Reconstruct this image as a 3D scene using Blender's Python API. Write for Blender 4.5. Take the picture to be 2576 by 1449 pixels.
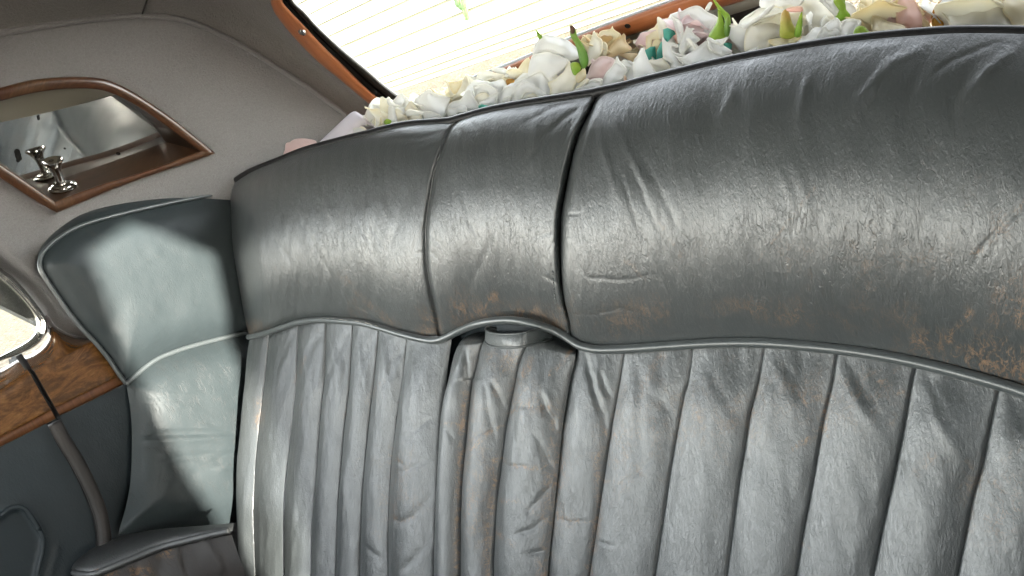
import bpy, math, random
import numpy as np
from mathutils import Vector, Matrix
from mathutils.geometry import delaunay_2d_cdt

random.seed(4)
RNG = np.random.default_rng(7)
for o in list(bpy.data.objects):
    bpy.data.objects.remove(o)
S = bpy.context.scene
COL = S.collection

# ------------------------------------------------------------------ camera
ORG = np.array([0.62, 0.0, 1.20])            # camera position in the world (centre arm rest is x = 0)
F = 1936.0                                   # focal length in pixels of a 2576 x 1449 picture
CX, CY = 1288.0, 724.5
def nrm(v): return v / np.linalg.norm(v)
UP = nrm(np.array([-.2825, -.914, -.27]))    # world axes seen from the camera (x right, y down, z ahead)
UX = np.array([.7485, -.036, -.662]); UX = nrm(UX - UP * UX.dot(UP))
UY = nrm(np.cross(UX, UP)); UY = UY if UY[2] > 0 else -UY
R3 = np.stack([UX, UY, UP])                  # camera -> world
cam = bpy.data.cameras.new('camera'); camo = bpy.data.objects.new('camera', cam); COL.objects.link(camo)
cam.sensor_width = 36; cam.lens = F / 2576 * 36; cam.clip_start = .02; cam.clip_end = 2000
m = Matrix(((R3[0, 0], -R3[0, 1], -R3[0, 2], ORG[0]), (R3[1, 0], -R3[1, 1], -R3[1, 2], ORG[1]),
            (R3[2, 0], -R3[2, 1], -R3[2, 2], ORG[2]), (0, 0, 0, 1)))
camo.matrix_world = m
S.camera = camo

# ------------------------------------------------------------------ daylight
SUN_EL, SUN_AZ = math.radians(12.0), math.radians(-15.0)   # azimuth from +x, negative = from the front
sd = Vector((math.cos(SUN_EL) * math.cos(SUN_AZ), math.cos(SUN_EL) * math.sin(SUN_AZ), math.sin(SUN_EL)))
sl = bpy.data.lights.new('sun', 'SUN'); sl.energy = 2.0; sl.angle = math.radians(1.2); sl.color = (1, .95, .87)
so = bpy.data.objects.new('sun', sl); COL.objects.link(so)
so.rotation_euler = sd.to_track_quat('Z', 'Y').to_euler()
W = bpy.data.worlds.new('World'); S.world = W; W.use_nodes = True
nt = W.node_tree; nt.nodes.clear()
sky = nt.nodes.new('ShaderNodeTexSky'); sky.sky_type = 'NISHITA'; sky.sun_disc = False
sky.sun_elevation = SUN_EL; sky.sun_rotation = math.atan2(sd.x, sd.y); sky.dust_density = .4; sky.air_density = 1.35; sky.ozone_density = 1.0
bg = nt.nodes.new('ShaderNodeBackground'); bg.inputs[1].default_value = .15
wo = nt.nodes.new('ShaderNodeOutputWorld')
hs = nt.nodes.new('ShaderNodeHueSaturation'); hs.inputs['Saturation'].default_value = .25
nt.links.new(sky.outputs[0], hs.inputs['Color']); nt.links.new(hs.outputs[0], bg.inputs[0]); nt.links.new(bg.outputs[0], wo.inputs[0])
S.view_settings.view_transform = 'Standard'; S.view_settings.look = 'None'
S.view_settings.gamma = 1; S.view_settings.exposure = 4.2

# ------------------------------------------------------------------ numeric helpers
def dirs(px):
    px = np.atleast_2d(np.asarray(px, float))
    d = np.stack([(px[:, 0] - CX) / F, (px[:, 1] - CY) / F, np.ones(len(px))], 1)
    return d @ R3.T
def proj(P):
    c = np.asarray(P) @ R3
    return np.stack([c[:, 0] / c[:, 2] * F + CX, c[:, 1] / c[:, 2] * F + CY], 1)
def hit_plane(px, n, k):
    d = dirs(px); return d * (np.asarray(k) / (d @ n))[:, None]
def hit(px, g, lo=.25, hi=4., n=44):
    """first root of g along each ray by bisection (g < 0 near the camera)"""
    d = dirs(px); a = np.full(len(d), lo); b = np.full(len(d), hi)
    for _ in range(n):
        c = (a + b) / 2; s = g(d * c[:, None]) < 0
        a = np.where(s, c, a); b = np.where(s, b, c)
    return d * a[:, None]
TH = math.radians(28)
NS = np.array([0, -math.cos(TH), math.sin(TH)])      # seat back normal
VS = np.array([0, math.sin(TH), math.cos(TH)])       # up the seat back
def seat(px, h=0.0):
    px = np.atleast_2d(np.asarray(px, float))
    return hit_plane(px, NS, -.617 + np.broadcast_to(h, (len(px),)))
def cat(poly, n, closed=False):
    """smooth resampling of a polyline (Catmull-Rom) at n equal steps"""
    p = np.asarray(poly, float)
    if closed: p = np.vstack([p, p[:1]])
    ext = np.vstack([p[-2] if closed else 2 * p[0] - p[1], p, p[1] if closed else 2 * p[-1] - p[-2]])
    out = []
    for i in range(1, len(ext) - 2):
        t = np.linspace(0, 1, 12, endpoint=False)[:, None]
        p0, p1, p2, p3 = ext[i - 1:i + 3]
        out.append(.5 * (2 * p1 + (p2 - p0) * t + (2 * p0 - 5 * p1 + 4 * p2 - p3) * t ** 2 + (3 * p1 - p0 - 3 * p2 + p3) * t ** 3))
    out = np.vstack(out + [p[-1:]])
    L = np.r_[0, np.cumsum(np.linalg.norm(np.diff(out, axis=0), axis=1))]
    u = np.linspace(0, L[-1], n) if np.isscalar(n) else np.asarray(n) * L[-1]
    return np.stack([np.interp(u, L, out[:, k]) for k in range(out.shape[1])], 1)
def at_y(poly, y):
    p = np.asarray(poly, float); d = cat(p, 200); return np.interp(y, d[:, 1], d[:, 0])
def at_x(poly, x):
    d = cat(poly, 400); return np.interp(x, d[:, 0], d[:, 1])
def sst(a, b, x):
    t = np.clip((x - a) / (b - a), 0, 1); return t * t * (3 - 2 * t)
def segdist(P, poly):
    P = np.asarray(P, float); poly = np.asarray(poly, float)
    best = np.full(len(P), 1e9); par = np.zeros(len(P)); n = len(poly) - 1
    for i in range(n):
        a, b = poly[i], poly[i + 1]; ab = b - a
        t = np.clip(((P - a) @ ab) / max(ab @ ab, 1e-12), 0, 1)
        q = np.linalg.norm(P - a - t[:, None] * ab, axis=1)
        k = q < best; best[k] = q[k]; par[k] = (i + t[k]) / n
    return best, par
def vnoise(p, seed=0):
    """2-D value noise in 0..1"""
    p = np.asarray(p, float); i = np.floor(p).astype(np.int64); f = p - i; f = f * f * (3 - 2 * f)
    def h(x, y):
        n = (x * 374761393 + y * 668265263 + seed * 144665) & 0xffffffff
        n = ((n ^ (n >> 13)) * 1274126177) & 0xffffffff
        return ((n ^ (n >> 16)) & 0xffff) / 65535.
    a = h(i[:, 0], i[:, 1]); b = h(i[:, 0] + 1, i[:, 1]); c = h(i[:, 0], i[:, 1] + 1); d = h(i[:, 0] + 1, i[:, 1] + 1)
    return (a * (1 - f[:, 0]) + b * f[:, 0]) * (1 - f[:, 1]) + (c * (1 - f[:, 0]) + d * f[:, 0]) * f[:, 1]
def fbm(p, seed=0, o=3):
    r = 0; a = .5
    for k in range(o):
        r = r + a * vnoise(np.asarray(p) * 2 ** k, seed + k * 7); a *= .5
    return r

# ------------------------------------------------------------------ object helpers
def tag(o, label=None, cat_=None, group=None, kind=None):
    if label: o['label'] = label
    if cat_: o['category'] = cat_
    if group: o['group'] = group
    if kind: o['kind'] = kind
    return o
def thing(name, label, cat_, group=None):
    o = bpy.data.objects.new(name, None); COL.objects.link(o); o.empty_display_size = .05
    return tag(o, label, cat_, group)
def mesh(name, verts, faces, mat, parent=None, smooth=True, attrs=None, sharp=None):
    """verts are relative to the camera; stored in world space"""
    me = bpy.data.meshes.new(name)
    me.from_pydata((np.asarray(verts) + ORG).tolist(), [], [list(map(int, f)) for f in faces])
    if smooth: me.polygons.foreach_set('use_smooth', [True] * len(me.polygons))
    me.validate()
    for k, v in (attrs or {}).items():
        v = np.asarray(v, np.float32)
        if v.ndim == 1:
            a = me.attributes.new(k, 'FLOAT', 'POINT'); a.data.foreach_set('value', v)
        else:
            a = me.attributes.new(k, 'FLOAT_VECTOR', 'POINT'); a.data.foreach_set('vector', v.ravel())
    me.materials.append(mat)
    if sharp is not None: me.set_sharp_from_angle(angle=math.radians(sharp))
    o = bpy.data.objects.new(name, me); COL.objects.link(o); o.parent = parent
    return o
def gfaces(ny, nx, flip=False, wrap=False):
    j, i = np.meshgrid(np.arange(ny - 1), np.arange(nx if wrap else nx - 1), indexing='ij')
    i2 = (i + 1) % nx
    f = np.stack([j * nx + i, j * nx + i2, (j + 1) * nx + i2, (j + 1) * nx + i], -1).reshape(-1, 4)
    return f[:, ::-1] if flip else f
def grid(name, P, mat, parent=None, attrs=None, flip=False, wrap=False):
    ny, nx = P.shape[:2]
    return mesh(name, P.reshape(-1, 3), gfaces(ny, nx, flip, wrap), mat, parent, attrs=attrs)
def tube(name, P, r, mat, parent=None, nseg=12, st=None, closed=False, cap=True, flat=1.0, side=None, attrs_seed=0):
    P = np.asarray(P, float); n = len(P); r = np.broadcast_to(r, (n,))
    T = np.gradient(P, axis=0)
    if closed: T = np.roll(P, -1, 0) - np.roll(P, 1, 0)
    T /= np.linalg.norm(T, axis=1)[:, None]
    ref = np.array([0, 0, 1.]) if side is None else np.asarray(side, float)
    A = np.cross(T, ref); bad = np.linalg.norm(A, axis=1) < 1e-4; A[bad] = np.cross(T[bad], [1, 0, 0])
    A /= np.linalg.norm(A, axis=1)[:, None]; B = np.cross(A, T)
    ang = np.linspace(0, 2 * math.pi, nseg, endpoint=False)
    V = P[:, None] + r[:, None, None] * (np.cos(ang)[None, :, None] * A[:, None] * flat + np.sin(ang)[None, :, None] * B[:, None])
    L = np.r_[0, np.cumsum(np.linalg.norm(np.diff(P, axis=0), axis=1))]
    stv = np.zeros((n, nseg, 3)); stv[..., 0] = L[:, None]; stv[..., 1] = ang[None] * r.mean(); stv[..., 2] = attrs_seed
    F_ = gfaces(n, nseg, wrap=True).tolist()
    if closed:
        F_ += [[(n - 1) * nseg + k, (n - 1) * nseg + (k + 1) % nseg, (k + 1) % nseg, k] for k in range(nseg)]
    elif cap:
        F_ += [list(range(nseg))[::-1], [(n - 1) * nseg + k for k in range(nseg)]]
    return mesh(name, V.reshape(-1, 3), F_, mat, parent, attrs={'st': stv.reshape(-1, 3), 'wear': np.zeros(n * nseg), 'crack': np.zeros(n * nseg)})
def lathe(name, prof, base, axis, mat, parent=None, nseg=32):
    axis = nrm(np.asarray(axis, float)); a = nrm(np.cross(axis, [0.31, .5, .8])); b = np.cross(axis, a)
    ang = np.linspace(0, 2 * math.pi, nseg, endpoint=False)
    V = np.array([[base + axis * z + r * (a * math.cos(t) + b * math.sin(t)) for t in ang] for r, z in prof])
    o = mesh(name, V.reshape(-1, 3), gfaces(len(prof), nseg, wrap=True).tolist(), mat, parent, sharp=50)
    return o
def inside(P, poly):
    x, y = P[:, 0], P[:, 1]; r = np.zeros(len(P), bool); n = len(poly)
    for i in range(n):
        x1, y1 = poly[i]; x2, y2 = poly[(i + 1) % n]
        c = ((y1 > y) != (y2 > y)) & (x < (x2 - x1) * (y - y1) / (y2 - y1 + 1e-12) + x1)
        r ^= c
    return r
def cdt(poly, step, holes=()):
    """triangulated fill of a picture-space outline with evenly spread inner points"""
    rings = [np.asarray(poly, float)] + [np.asarray(h, float) for h in holes]
    lo, hi = rings[0].min(0), rings[0].max(0)
    gx, gy = np.meshgrid(np.arange(lo[0], hi[0], step), np.arange(lo[1], hi[1], step * .866))
    gx = gx + (np.arange(gx.shape[0]) % 2)[:, None] * step / 2
    G = np.stack([gx.ravel(), gy.ravel()], 1)
    k = inside(G, rings[0])
    for h in rings[1:]: k &= ~inside(G, h)
    G = G[k]
    for r in rings:
        d, _ = segdist(G, np.vstack([r, r[:1]])); G = G[d > step * .45]
    pts = []; edges = []
    for r in rings:
        b = len(pts); n = len(r); pts += r.tolist(); edges += [(b + i, b + (i + 1) % n) for i in range(n)]
    pts += G.tolist()
    V, _, Fc, *_ = delaunay_2d_cdt([Vector(p) for p in pts], edges, [], 0, 1e-6)
    V = np.array([[v[0], v[1]] for v in V]); Fc = [f for f in Fc if len(f) == 3]
    C = np.array([V[f].mean(0) for f in Fc])
    k = inside(C, rings[0])
    for h in rings[1:]: k &= ~inside(C, h)
    # face the camera: picture y runs down
    out = []
    for f, kk in zip(Fc, k):
        if not kk: continue
        a, b, c = V[f]
        cr = (b[0] - a[0]) * (c[1] - a[1]) - (b[1] - a[1]) * (c[0] - a[0])
        out.append(f if cr < 0 else f[::-1])
    return V, out, rings
def blobs(px, L):
    r = np.zeros(len(px))
    for x, y, rx, ry, a in L: r = np.maximum(r, a * np.exp(-((px[:, 0] - x) / rx) ** 2 - ((px[:, 1] - y) / ry) ** 2))
    return r
def strokes(px, L, wob=3.0, seed=0):
    """sum of soft ridges (+) / creases (-): (polyline, width px, height m)"""
    r = np.zeros(len(px))
    w = np.stack([fbm(px / 34., seed + 3, 2), fbm(px / 34., seed + 9, 2)], 1) - .42
    q = px + w * wob * 2
    for poly, wd, hh in L:
        p = np.asarray(poly, float); lo, hi = p.min(0) - 4 * wd, p.max(0) + 4 * wd
        k = np.all((q > lo) & (q < hi), 1)
        if not k.any(): continue
        d, t = segdist(q[k], p)
        r[k] += hh * np.exp(-(d / wd) ** 2) * np.sin(np.clip(t, .02, .98) * math.pi) ** .5
    return r

# ------------------------------------------------------------------ materials
def newmat(name):
    mt = bpy.data.materials.new(name); mt.use_nodes = True
    n = mt.node_tree; b = n.nodes['Principled BSDF']
    return mt, n, b
def N(n, t, **kw):
    x = n.nodes.new(t)
    for k, v in kw.items(): setattr(x, k, v)
    return x
def setin(x, **kw):
    for k, v in kw.items(): x.inputs[k.replace('_', ' ')].default_value = v
    return x
def ramp(n, src, stops):
    r = N(n, 'ShaderNodeValToRGB'); e = r.color_ramp.elements
    while len(e) < len(stops): e.new(.5)
    for el, (p, c) in zip(e, stops):
        el.position = p; el.color = (c, c, c, 1) if np.isscalar(c) else (*c, 1)
    n.links.new(src, r.inputs[0]); return r.outputs[0]
def mapping(n, vec, scale, rot=(0, 0, 0), loc=(0, 0, 0)):
    mp = N(n, 'ShaderNodeMapping'); mp.inputs['Scale'].default_value = scale; mp.inputs['Rotation'].default_value = rot; mp.inputs['Location'].default_value = loc
    n.links.new(vec, mp.inputs['Vector']); return mp.outputs[0]
def noise(n, vec, scale, detail=3, rough=.55, dist=0.0):
    x = N(n, 'ShaderNodeTexNoise'); setin(x, Scale=scale, Detail=detail, Roughness=rough, Distortion=dist)
    n.links.new(vec, x.inputs['Vector']); return x.outputs['Fac']
def mth(n, op, a, b=None, clamp=False):
    x = N(n, 'ShaderNodeMath', operation=op, use_clamp=clamp)
    for i, v in enumerate((a, b)):
        if v is None: continue
        if hasattr(v, 'links') or hasattr(v, 'is_linked'): n.links.new(v, x.inputs[i])
        else: x.inputs[i].default_value = v
    return x.outputs[0]
def mix(n, f, a, b):
    x = N(n, 'ShaderNodeMix', data_type='RGBA')
    for sck, v in ((x.inputs[0], f), (x.inputs[6], a), (x.inputs[7], b)):
        if hasattr(v, 'is_linked'): n.links.new(v, sck)
        else: sck.default_value = v if np.isscalar(v) else (*v, 1)
    return x.outputs[2]
def attr(n, name):
    a = N(n, 'ShaderNodeAttribute', attribute_name=name); return a
def bump(n, h, strength, dist, prev=None):
    b = N(n, 'ShaderNodeBump'); b.inputs['Strength'].default_value = strength; b.inputs['Distance'].default_value = dist
    n.links.new(h, b.inputs['Height'])
    if prev is not None: n.links.new(prev, b.inputs['Normal'])
    return b.outputs[0]

def leather(name, base=(.054, .060, .061), dark=(.041, .047, .049), rough=.37, grain=1.0, wearc=(.37, .21, .10), spec=.9, coat=0.0, wearfloor=0.0):
    mt, n, b = newmat(name)
    st = attr(n, 'st').outputs['Vector']; wear = attr(n, 'wear').outputs['Fac']; crack = attr(n, 'crack').outputs['Fac']
    big = noise(n, mapping(n, st, (9, 9, 3)), 1, 4, .6)
    col = mix(n, big, dark, base)
    # fine grain: stretched wrinkles that run up the hide
    g1 = noise(n, mapping(n, st, (900, 420, 50)), 1, 3, .6, .5)
    g2 = noise(n, mapping(n, st, (360, 150, 20)), 1, 4, .7, .5)
    def lines(scale, lo, dist, loc=(0, 0, 0)):
        q = noise(n, mapping(n, st, scale, loc=loc), 1, 4, .6, dist)
        rdg = mth(n, 'SUBTRACT', 1.0, mth(n, 'MULTIPLY', mth(n, 'ABSOLUTE', mth(n, 'SUBTRACT', q, .5)), 2.0))
        return mth(n, 'MULTIPLY', mth(n, 'SUBTRACT', rdg, lo), 1 / (1 - lo), True)
    brk = ramp(n, noise(n, mapping(n, st, (50, 40, 9)), 1, 3), [(.40, 0.), (.58, 1.)])
    l1 = mth(n, 'MULTIPLY', lines((105, 24, 9), .955, .8), brk)
    l2 = mth(n, 'MULTIPLY', lines((190, 66, 30), .95, .9), ramp(n, noise(n, mapping(n, st, (36, 28, 19)), 1, 3), [(.42, 0.), (.58, 1.)]))
    ckm = mth(n, 'MULTIPLY', mth(n, 'MAXIMUM', l1, mth(n, 'MULTIPLY', l2, .55)), crack, True)
    # wear: finish rubbed off to tan hide along a fine crackle, with small bare flecks where it is worst
    w2 = noise(n, mapping(n, st, (34, 26, 9)), 1, 4, .7, .6)
    wl = mth(n, 'MAXIMUM', lines((105, 80, 9), .935, 1.4, (3, 7, 0)), lines((60, 42, 9), .955, 1.6, (9, 2, 0)))
    wbk = ramp(n, noise(n, mapping(n, st, (85, 70, 9), loc=(5, 1, 0)), 1, 3), [(.38, 0.), (.52, 1.)])
    wk = mth(n, 'MULTIPLY', mth(n, 'SUBTRACT', mth(n, 'ADD', wear, mth(n, 'MULTIPLY', w2, .9)), .58), 2.0, True)
    w1 = noise(n, mapping(n, st, (130, 95, 20)), 1, 4, .7, .8)
    fl = mth(n, 'MULTIPLY', mth(n, 'SUBTRACT', mth(n, 'ADD', w1, mth(n, 'MULTIPLY', wk, .11)), .67), 18.0, True)
    wm = mth(n, 'MAXIMUM', mth(n, 'MULTIPLY', mth(n, 'MULTIPLY', wl, wbk), wk), mth(n, 'MULTIPLY', fl, mth(n, 'MULTIPLY', wk, .8, True)), True)
    sol = mth(n, 'MULTIPLY', mth(n, 'MULTIPLY', mth(n, 'SUBTRACT', wear, .74), 3.4, True), ramp(n, w1, [(.42, 0.), (.58, 1.)]))
    wm = mth(n, 'MAXIMUM', wm, sol, True)
    col = mix(n, mth(n, 'MULTIPLY', ckm, .42), col, (.040, .024, .015))
    wcol = mix(n, w1, (.16, .085, .042), wearc)
    col = mix(n, mth(n, 'MULTIPLY', wm, .74), col, wcol)
    n.links.new(col, b.inputs['Base Color'])
    rg = mth(n, 'ADD', mth(n, 'MULTIPLY', noise(n, mapping(n, st, (70, 40, 5)), 1, 4, .7), .16), rough - .08)
    rg = mth(n, 'ADD', rg, mth(n, 'MULTIPLY', wm, .22))
    n.links.new(rg, b.inputs['Roughness']); b.inputs['Specular IOR Level'].default_value = spec
    b.inputs['Coat Weight'].default_value = coat; b.inputs['Coat Roughness'].default_value = .30
    h1 = bump(n, g1, .28 * grain, .0008)
    h2 = bump(n, g2, .42 * grain, .0014, h1)
    h3 = bump(n, mth(n, 'SUBTRACT', 1.0, ckm), .5, .0010, h2)
    n.links.new(h3, b.inputs['Normal']); n.links.new(h3, b.inputs['Coat Normal'])
    return mt

M = {}
M['leather'] = leather('grey_leather', coat=.45)
M['leather_smooth'] = leather('smooth_grey_leather', base=(.030, .0385, .041), dark=(.025, .033, .0355), grain=.5, rough=.50, spec=.35)
M['leather_dark'] = leather('dark_blue_grey_leather', base=(.032, .043, .050), dark=(.025, .034, .040), grain=.7, rough=.5, spec=.35)
M['leather_arm'] = leather('worn_arm_leather', base=(.062, .066, .067), dark=(.052, .054, .055), grain=.8, rough=.42)
M['leather_brown'] = leather('worn_brown_grey_leather', base=(.040, .036, .034), dark=(.031, .028, .027), grain=.6, rough=.55, spec=.35)
M['piping'] = leather('grey_piping', base=(.070, .080, .082), dark=(.055, .064, .066), grain=.25, rough=.34)
M['piping_dark'] = leather('dark_piping', base=(.008, .008, .009), dark=(.006, .006, .007), grain=.2, rough=.5, spec=.3)

def simple(name, col, rough=.5, metal=0.0, spec=.5):
    mt, n, b = newmat(name)
    b.inputs['Base Color'].default_value = (*col, 1); b.inputs['Roughness'].default_value = rough
    b.inputs['Metallic'].default_value = metal; b.inputs['Specular IOR Level'].default_value = spec
    return mt, n, b
def cloth(name, c1, c2):
    mt, n, b = simple(name, c1, .95, 0, .15)
    tc = N(n, 'ShaderNodeTexCoord').outputs['Object']
    a = noise(n, tc, 900, 3, .7); c = noise(n, tc, 260, 4, .7, 1.0); d = noise(n, tc, 14, 3)
    n.links.new(mix(n, mth(n, 'ADD', mth(n, 'MULTIPLY', c, .75), mth(n, 'MULTIPLY', d, .25)), c1, c2), b.inputs['Base Color'])
    h = bump(n, c, .9, .0036); n.links.new(bump(n, a, .6, .0014, h), b.inputs['Normal'])
    b.inputs['Sheen Weight'].default_value = .25; b.inputs['Sheen Roughness'].default_value = .5
    return mt
M['cloth'] = cloth('grey_wool_cloth', (.185, .177, .178), (.275, .265, .264))
M['cloth_head'] = cloth('headlining_cloth', (.165, .153, .142), (.23, .216, .203))
M['chrome'], _, _ = simple('chrome', (.82, .82, .80), .08, 1)
M['steel'], _, _ = simple('dark_steel', (.55, .53, .5), .12, 1)
M['rubber'], _, _ = simple('black_rubber', (.018, .017, .014), .28)
M['void'], _, _ = simple('black_gap', (.008, .008, .008), .8)
M['felt'], _, _ = simple('grey_felt', (.27, .26, .22), .9)
def wood(name, stops, scale, dist, rough, grainy=(1, 1, 1), band=None, coat=.0):
    mt, n, b = newmat(name)
    st = attr(n, 'st').outputs['Vector']
    a = noise(n, mapping(n, st, tuple(scale * g for g in grainy)), 1, 6, .65, dist)
    c = noise(n, mapping(n, st, tuple(scale * 5 * g for g in grainy)), 1, 4, .7, dist * .5)
    f = mth(n, 'ADD', mth(n, 'MULTIPLY', a, .72), mth(n, 'MULTIPLY', c, .28))
    col = ramp(n, f, stops)
    if band:
        x = N(n, 'ShaderNodeSeparateXYZ'); n.links.new(st, x.inputs[0])
        wn = N(n, 'ShaderNodeTexWhiteNoise', noise_dimensions='1D')
        n.links.new(mth(n, 'FLOOR', mth(n, 'ADD', mth(n, 'MULTIPLY', x.outputs[0], band), mth(n, 'MULTIPLY', noise(n, mapping(n, st, (20, 20, 1)), 1, 2), 1.4))), wn.inputs['W'])
        col = mix(n, mth(n, 'MULTIPLY', wn.outputs['Value'], .75), col, (.055, .016, .006))
    n.links.new(col, b.inputs['Base Color']); b.inputs['Roughness'].default_value = rough
    b.inputs['Coat Weight'].default_value = coat; b.inputs['Coat Roughness'].default_value = .08
    n.links.new(bump(n, f, .12, .001), b.inputs['Normal'])
    return mt
M['veneer'] = wood('cross_banded_veneer', [(.3, (.030, .013, .005)), (.5, (.075, .035, .015)), (.7, (.13, .068, .034))], 30, .4, .3, (7, .8, 1), band=22, coat=.3)
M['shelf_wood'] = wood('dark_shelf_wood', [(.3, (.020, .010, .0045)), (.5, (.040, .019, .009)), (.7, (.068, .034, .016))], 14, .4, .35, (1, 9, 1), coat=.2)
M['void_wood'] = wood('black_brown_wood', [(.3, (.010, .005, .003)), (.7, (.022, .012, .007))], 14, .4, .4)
M['burl'] = wood('burr_walnut', [(.30, (.028, .011, .003)), (.45, (.085, .036, .010)), (.57, (.16, .070, .021)), (.72, (.25, .13, .045))], 15, 3.0, .25, (1, 2.2, 1), coat=.7)
M['pear'] = wood('orange_brown_wood', [(.3, (.30, .095, .035)), (.55, (.43, .15, .058)), (.75, (.52, .20, .085))], 10, .5, .38, (1, 14, 1), coat=.1)
def glassmat():
    mt = bpy.data.materials.new('window_glass'); mt.use_nodes = True; n = mt.node_tree; n.nodes.clear()
    tr = N(n, 'ShaderNodeBsdfTransparent'); tr.inputs[0].default_value = (.94, .96, .94, 1)
    gl = N(n, 'ShaderNodeBsdfGlossy'); gl.inputs['Roughness'].default_value = .02
    fr = N(n, 'ShaderNodeFresnel'); fr.inputs[0].default_value = 1.45
    mx = N(n, 'ShaderNodeMixShader'); out = N(n, 'ShaderNodeOutputMaterial')
    n.links.new(mth(n, 'MULTIPLY', fr.outputs[0], .8), mx.inputs[0]); n.links.new(tr.outputs[0], mx.inputs[1]); n.links.new(gl.outputs[0], mx.inputs[2]); n.links.new(mx.outputs[0], out.inputs[0])
    return mt
M['glass'] = glassmat()
def mirrormat():
    mt, n, b = simple('old_mirror', (.80, .82, .80), .035, 1)
    sp = attr(n, 'spot').outputs['Fac']
    tc = N(n, 'ShaderNodeTexCoord').outputs['Object']
    k = mth(n, 'MULTIPLY', mth(n, 'SUBTRACT', mth(n, 'ADD', sp, mth(n, 'MULTIPLY', noise(n, tc, 320, 3), .35)), .68), 14, True)
    n.links.new(mix(n, k, (.80, .82, .80), (.012, .011, .010)), b.inputs['Base Color'])
    n.links.new(mth(n, 'SUBTRACT', 1.0, k), b.inputs['Metallic'])
    n.links.new(mth(n, 'ADD', mth(n, 'MULTIPLY', noise(n, tc, 90, 4), .10), .01), b.inputs['Roughness'])
    return mt
M['mirror'] = mirrormat()
M['reveal'], _, _ = simple('satin_olive_reveal', (.30, .28, .22), .45)
def petalmat(name, c, edge, rough=.55):
    mt = bpy.data.materials.new(name); mt.use_nodes = True; n = mt.node_tree; b = n.nodes['Principled BSDF']
    tv = attr(n, 'tip').outputs['Fac']; tc = N(n, 'ShaderNodeTexCoord').outputs['Object']
    nz = noise(n, tc, 55, 4)
    col = mix(n, mth(n, 'MULTIPLY', mth(n, 'MULTIPLY', tv, nz), 1.5, True), c, edge)
    n.links.new(col, b.inputs['Base Color']); b.inputs['Roughness'].default_value = rough
    b.inputs['Specular IOR Level'].default_value = .3; b.inputs['Sheen Weight'].default_value = .15
    n.links.new(bump(n, noise(n, tc, 380, 3), .12, .0006), b.inputs['Normal'])
    tl = N(n, 'ShaderNodeBsdfTranslucent'); n.links.new(col, tl.inputs[0])
    mx = N(n, 'ShaderNodeMixShader'); mx.inputs[0].default_value = .42
    out = n.nodes['Material Output']
    n.links.new(b.outputs[0], mx.inputs[1]); n.links.new(tl.outputs[0], mx.inputs[2]); n.links.new(mx.outputs[0], out.inputs[0])
    return mt
M['white'] = petalmat('white_petal', (.82, .82, .81), (.82, .80, .72))
M['ivory'] = petalmat('ivory_petal', (.86, .84, .77), (.84, .78, .58))
M['cream'] = petalmat('cream_petal', (.84, .79, .62), (.80, .68, .40))
M['tan'] = petalmat('tan_petal', (.80, .68, .46), (.72, .54, .30))
M['blush'] = petalmat('blush_petal', (.76, .60, .60), (.78, .68, .66))
M['pink'] = petalmat('pink_petal', (.82, .56, .50), (.84, .70, .52))
M['gold'] = petalmat('golden_petal', (.72, .42, .08), (.60, .28, .04))
M['leaf'] = petalmat('green_leaf', (.30, .46, .07), (.42, .54, .08), .4)
M['leaf_dark'] = petalmat('mid_green_leaf', (.18, .34, .07), (.34, .44, .09), .4)
M['tip_brown'] = petalmat('dry_brown_tip', (.20, .11, .07), (.26, .15, .10), .7)
M['leaf_red'] = petalmat('reddish_sepal', (.40, .42, .09), (.58, .36, .14), .4)
M['sprig'] = petalmat('sprig_green_leaf', (.12, .20, .075), (.14, .22, .09), .5)  # one even leaf green for the sprig on the wall
M['teal'] = petalmat('teal_felt', (.10, .42, .34), (.14, .46, .38), .9)
M['satin'] = petalmat('lilac_satin', (.74, .70, .74), (.74, .70, .74), .4)
def gravelmat():
    mt, n, b = simple('gravel', (.4, .33, .24), .9)
    tc = N(n, 'ShaderNodeTexCoord').outputs['Object']
    v = N(n, 'ShaderNodeTexVoronoi'); v.inputs['Scale'].default_value = 38; n.links.new(tc, v.inputs['Vector'])
    sep = N(n, 'ShaderNodeSeparateColor'); n.links.new(v.outputs['Color'], sep.inputs[0])
    f = mth(n, 'ADD', mth(n, 'MULTIPLY', sep.outputs[0], .65), mth(n, 'MULTIPLY', noise(n, tc, 2.2, 4), .35))
    n.links.new(ramp(n, f, [(.1, (.04, .030, .018)), (.4, (.085, .064, .036)), (.65, (.125, .098, .06)), (.95, (.19, .165, .14))]), b.inputs['Base Color'])
    n.links.new(bump(n, v.outputs['Distance'], .9, .02), b.inputs['Normal'])
    return mt
M['gravel'] = gravelmat()
def boardmat():
    mt, n, b = simple('white_painted_board', (.8, .8, .77), .55)
    tc = N(n, 'ShaderNodeTexCoord').outputs['Object']
    n.links.new(mix(n, noise(n, mapping(n, tc, (1, 1, 14)), 2, 4), (.62, .62, .585), (.56, .56, .53)), b.inputs['Base Color'])
    return mt
M['board'] = boardmat()
M['batten'], _, _ = simple('olive_batten', (.26, .255, .17), .8)

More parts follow.
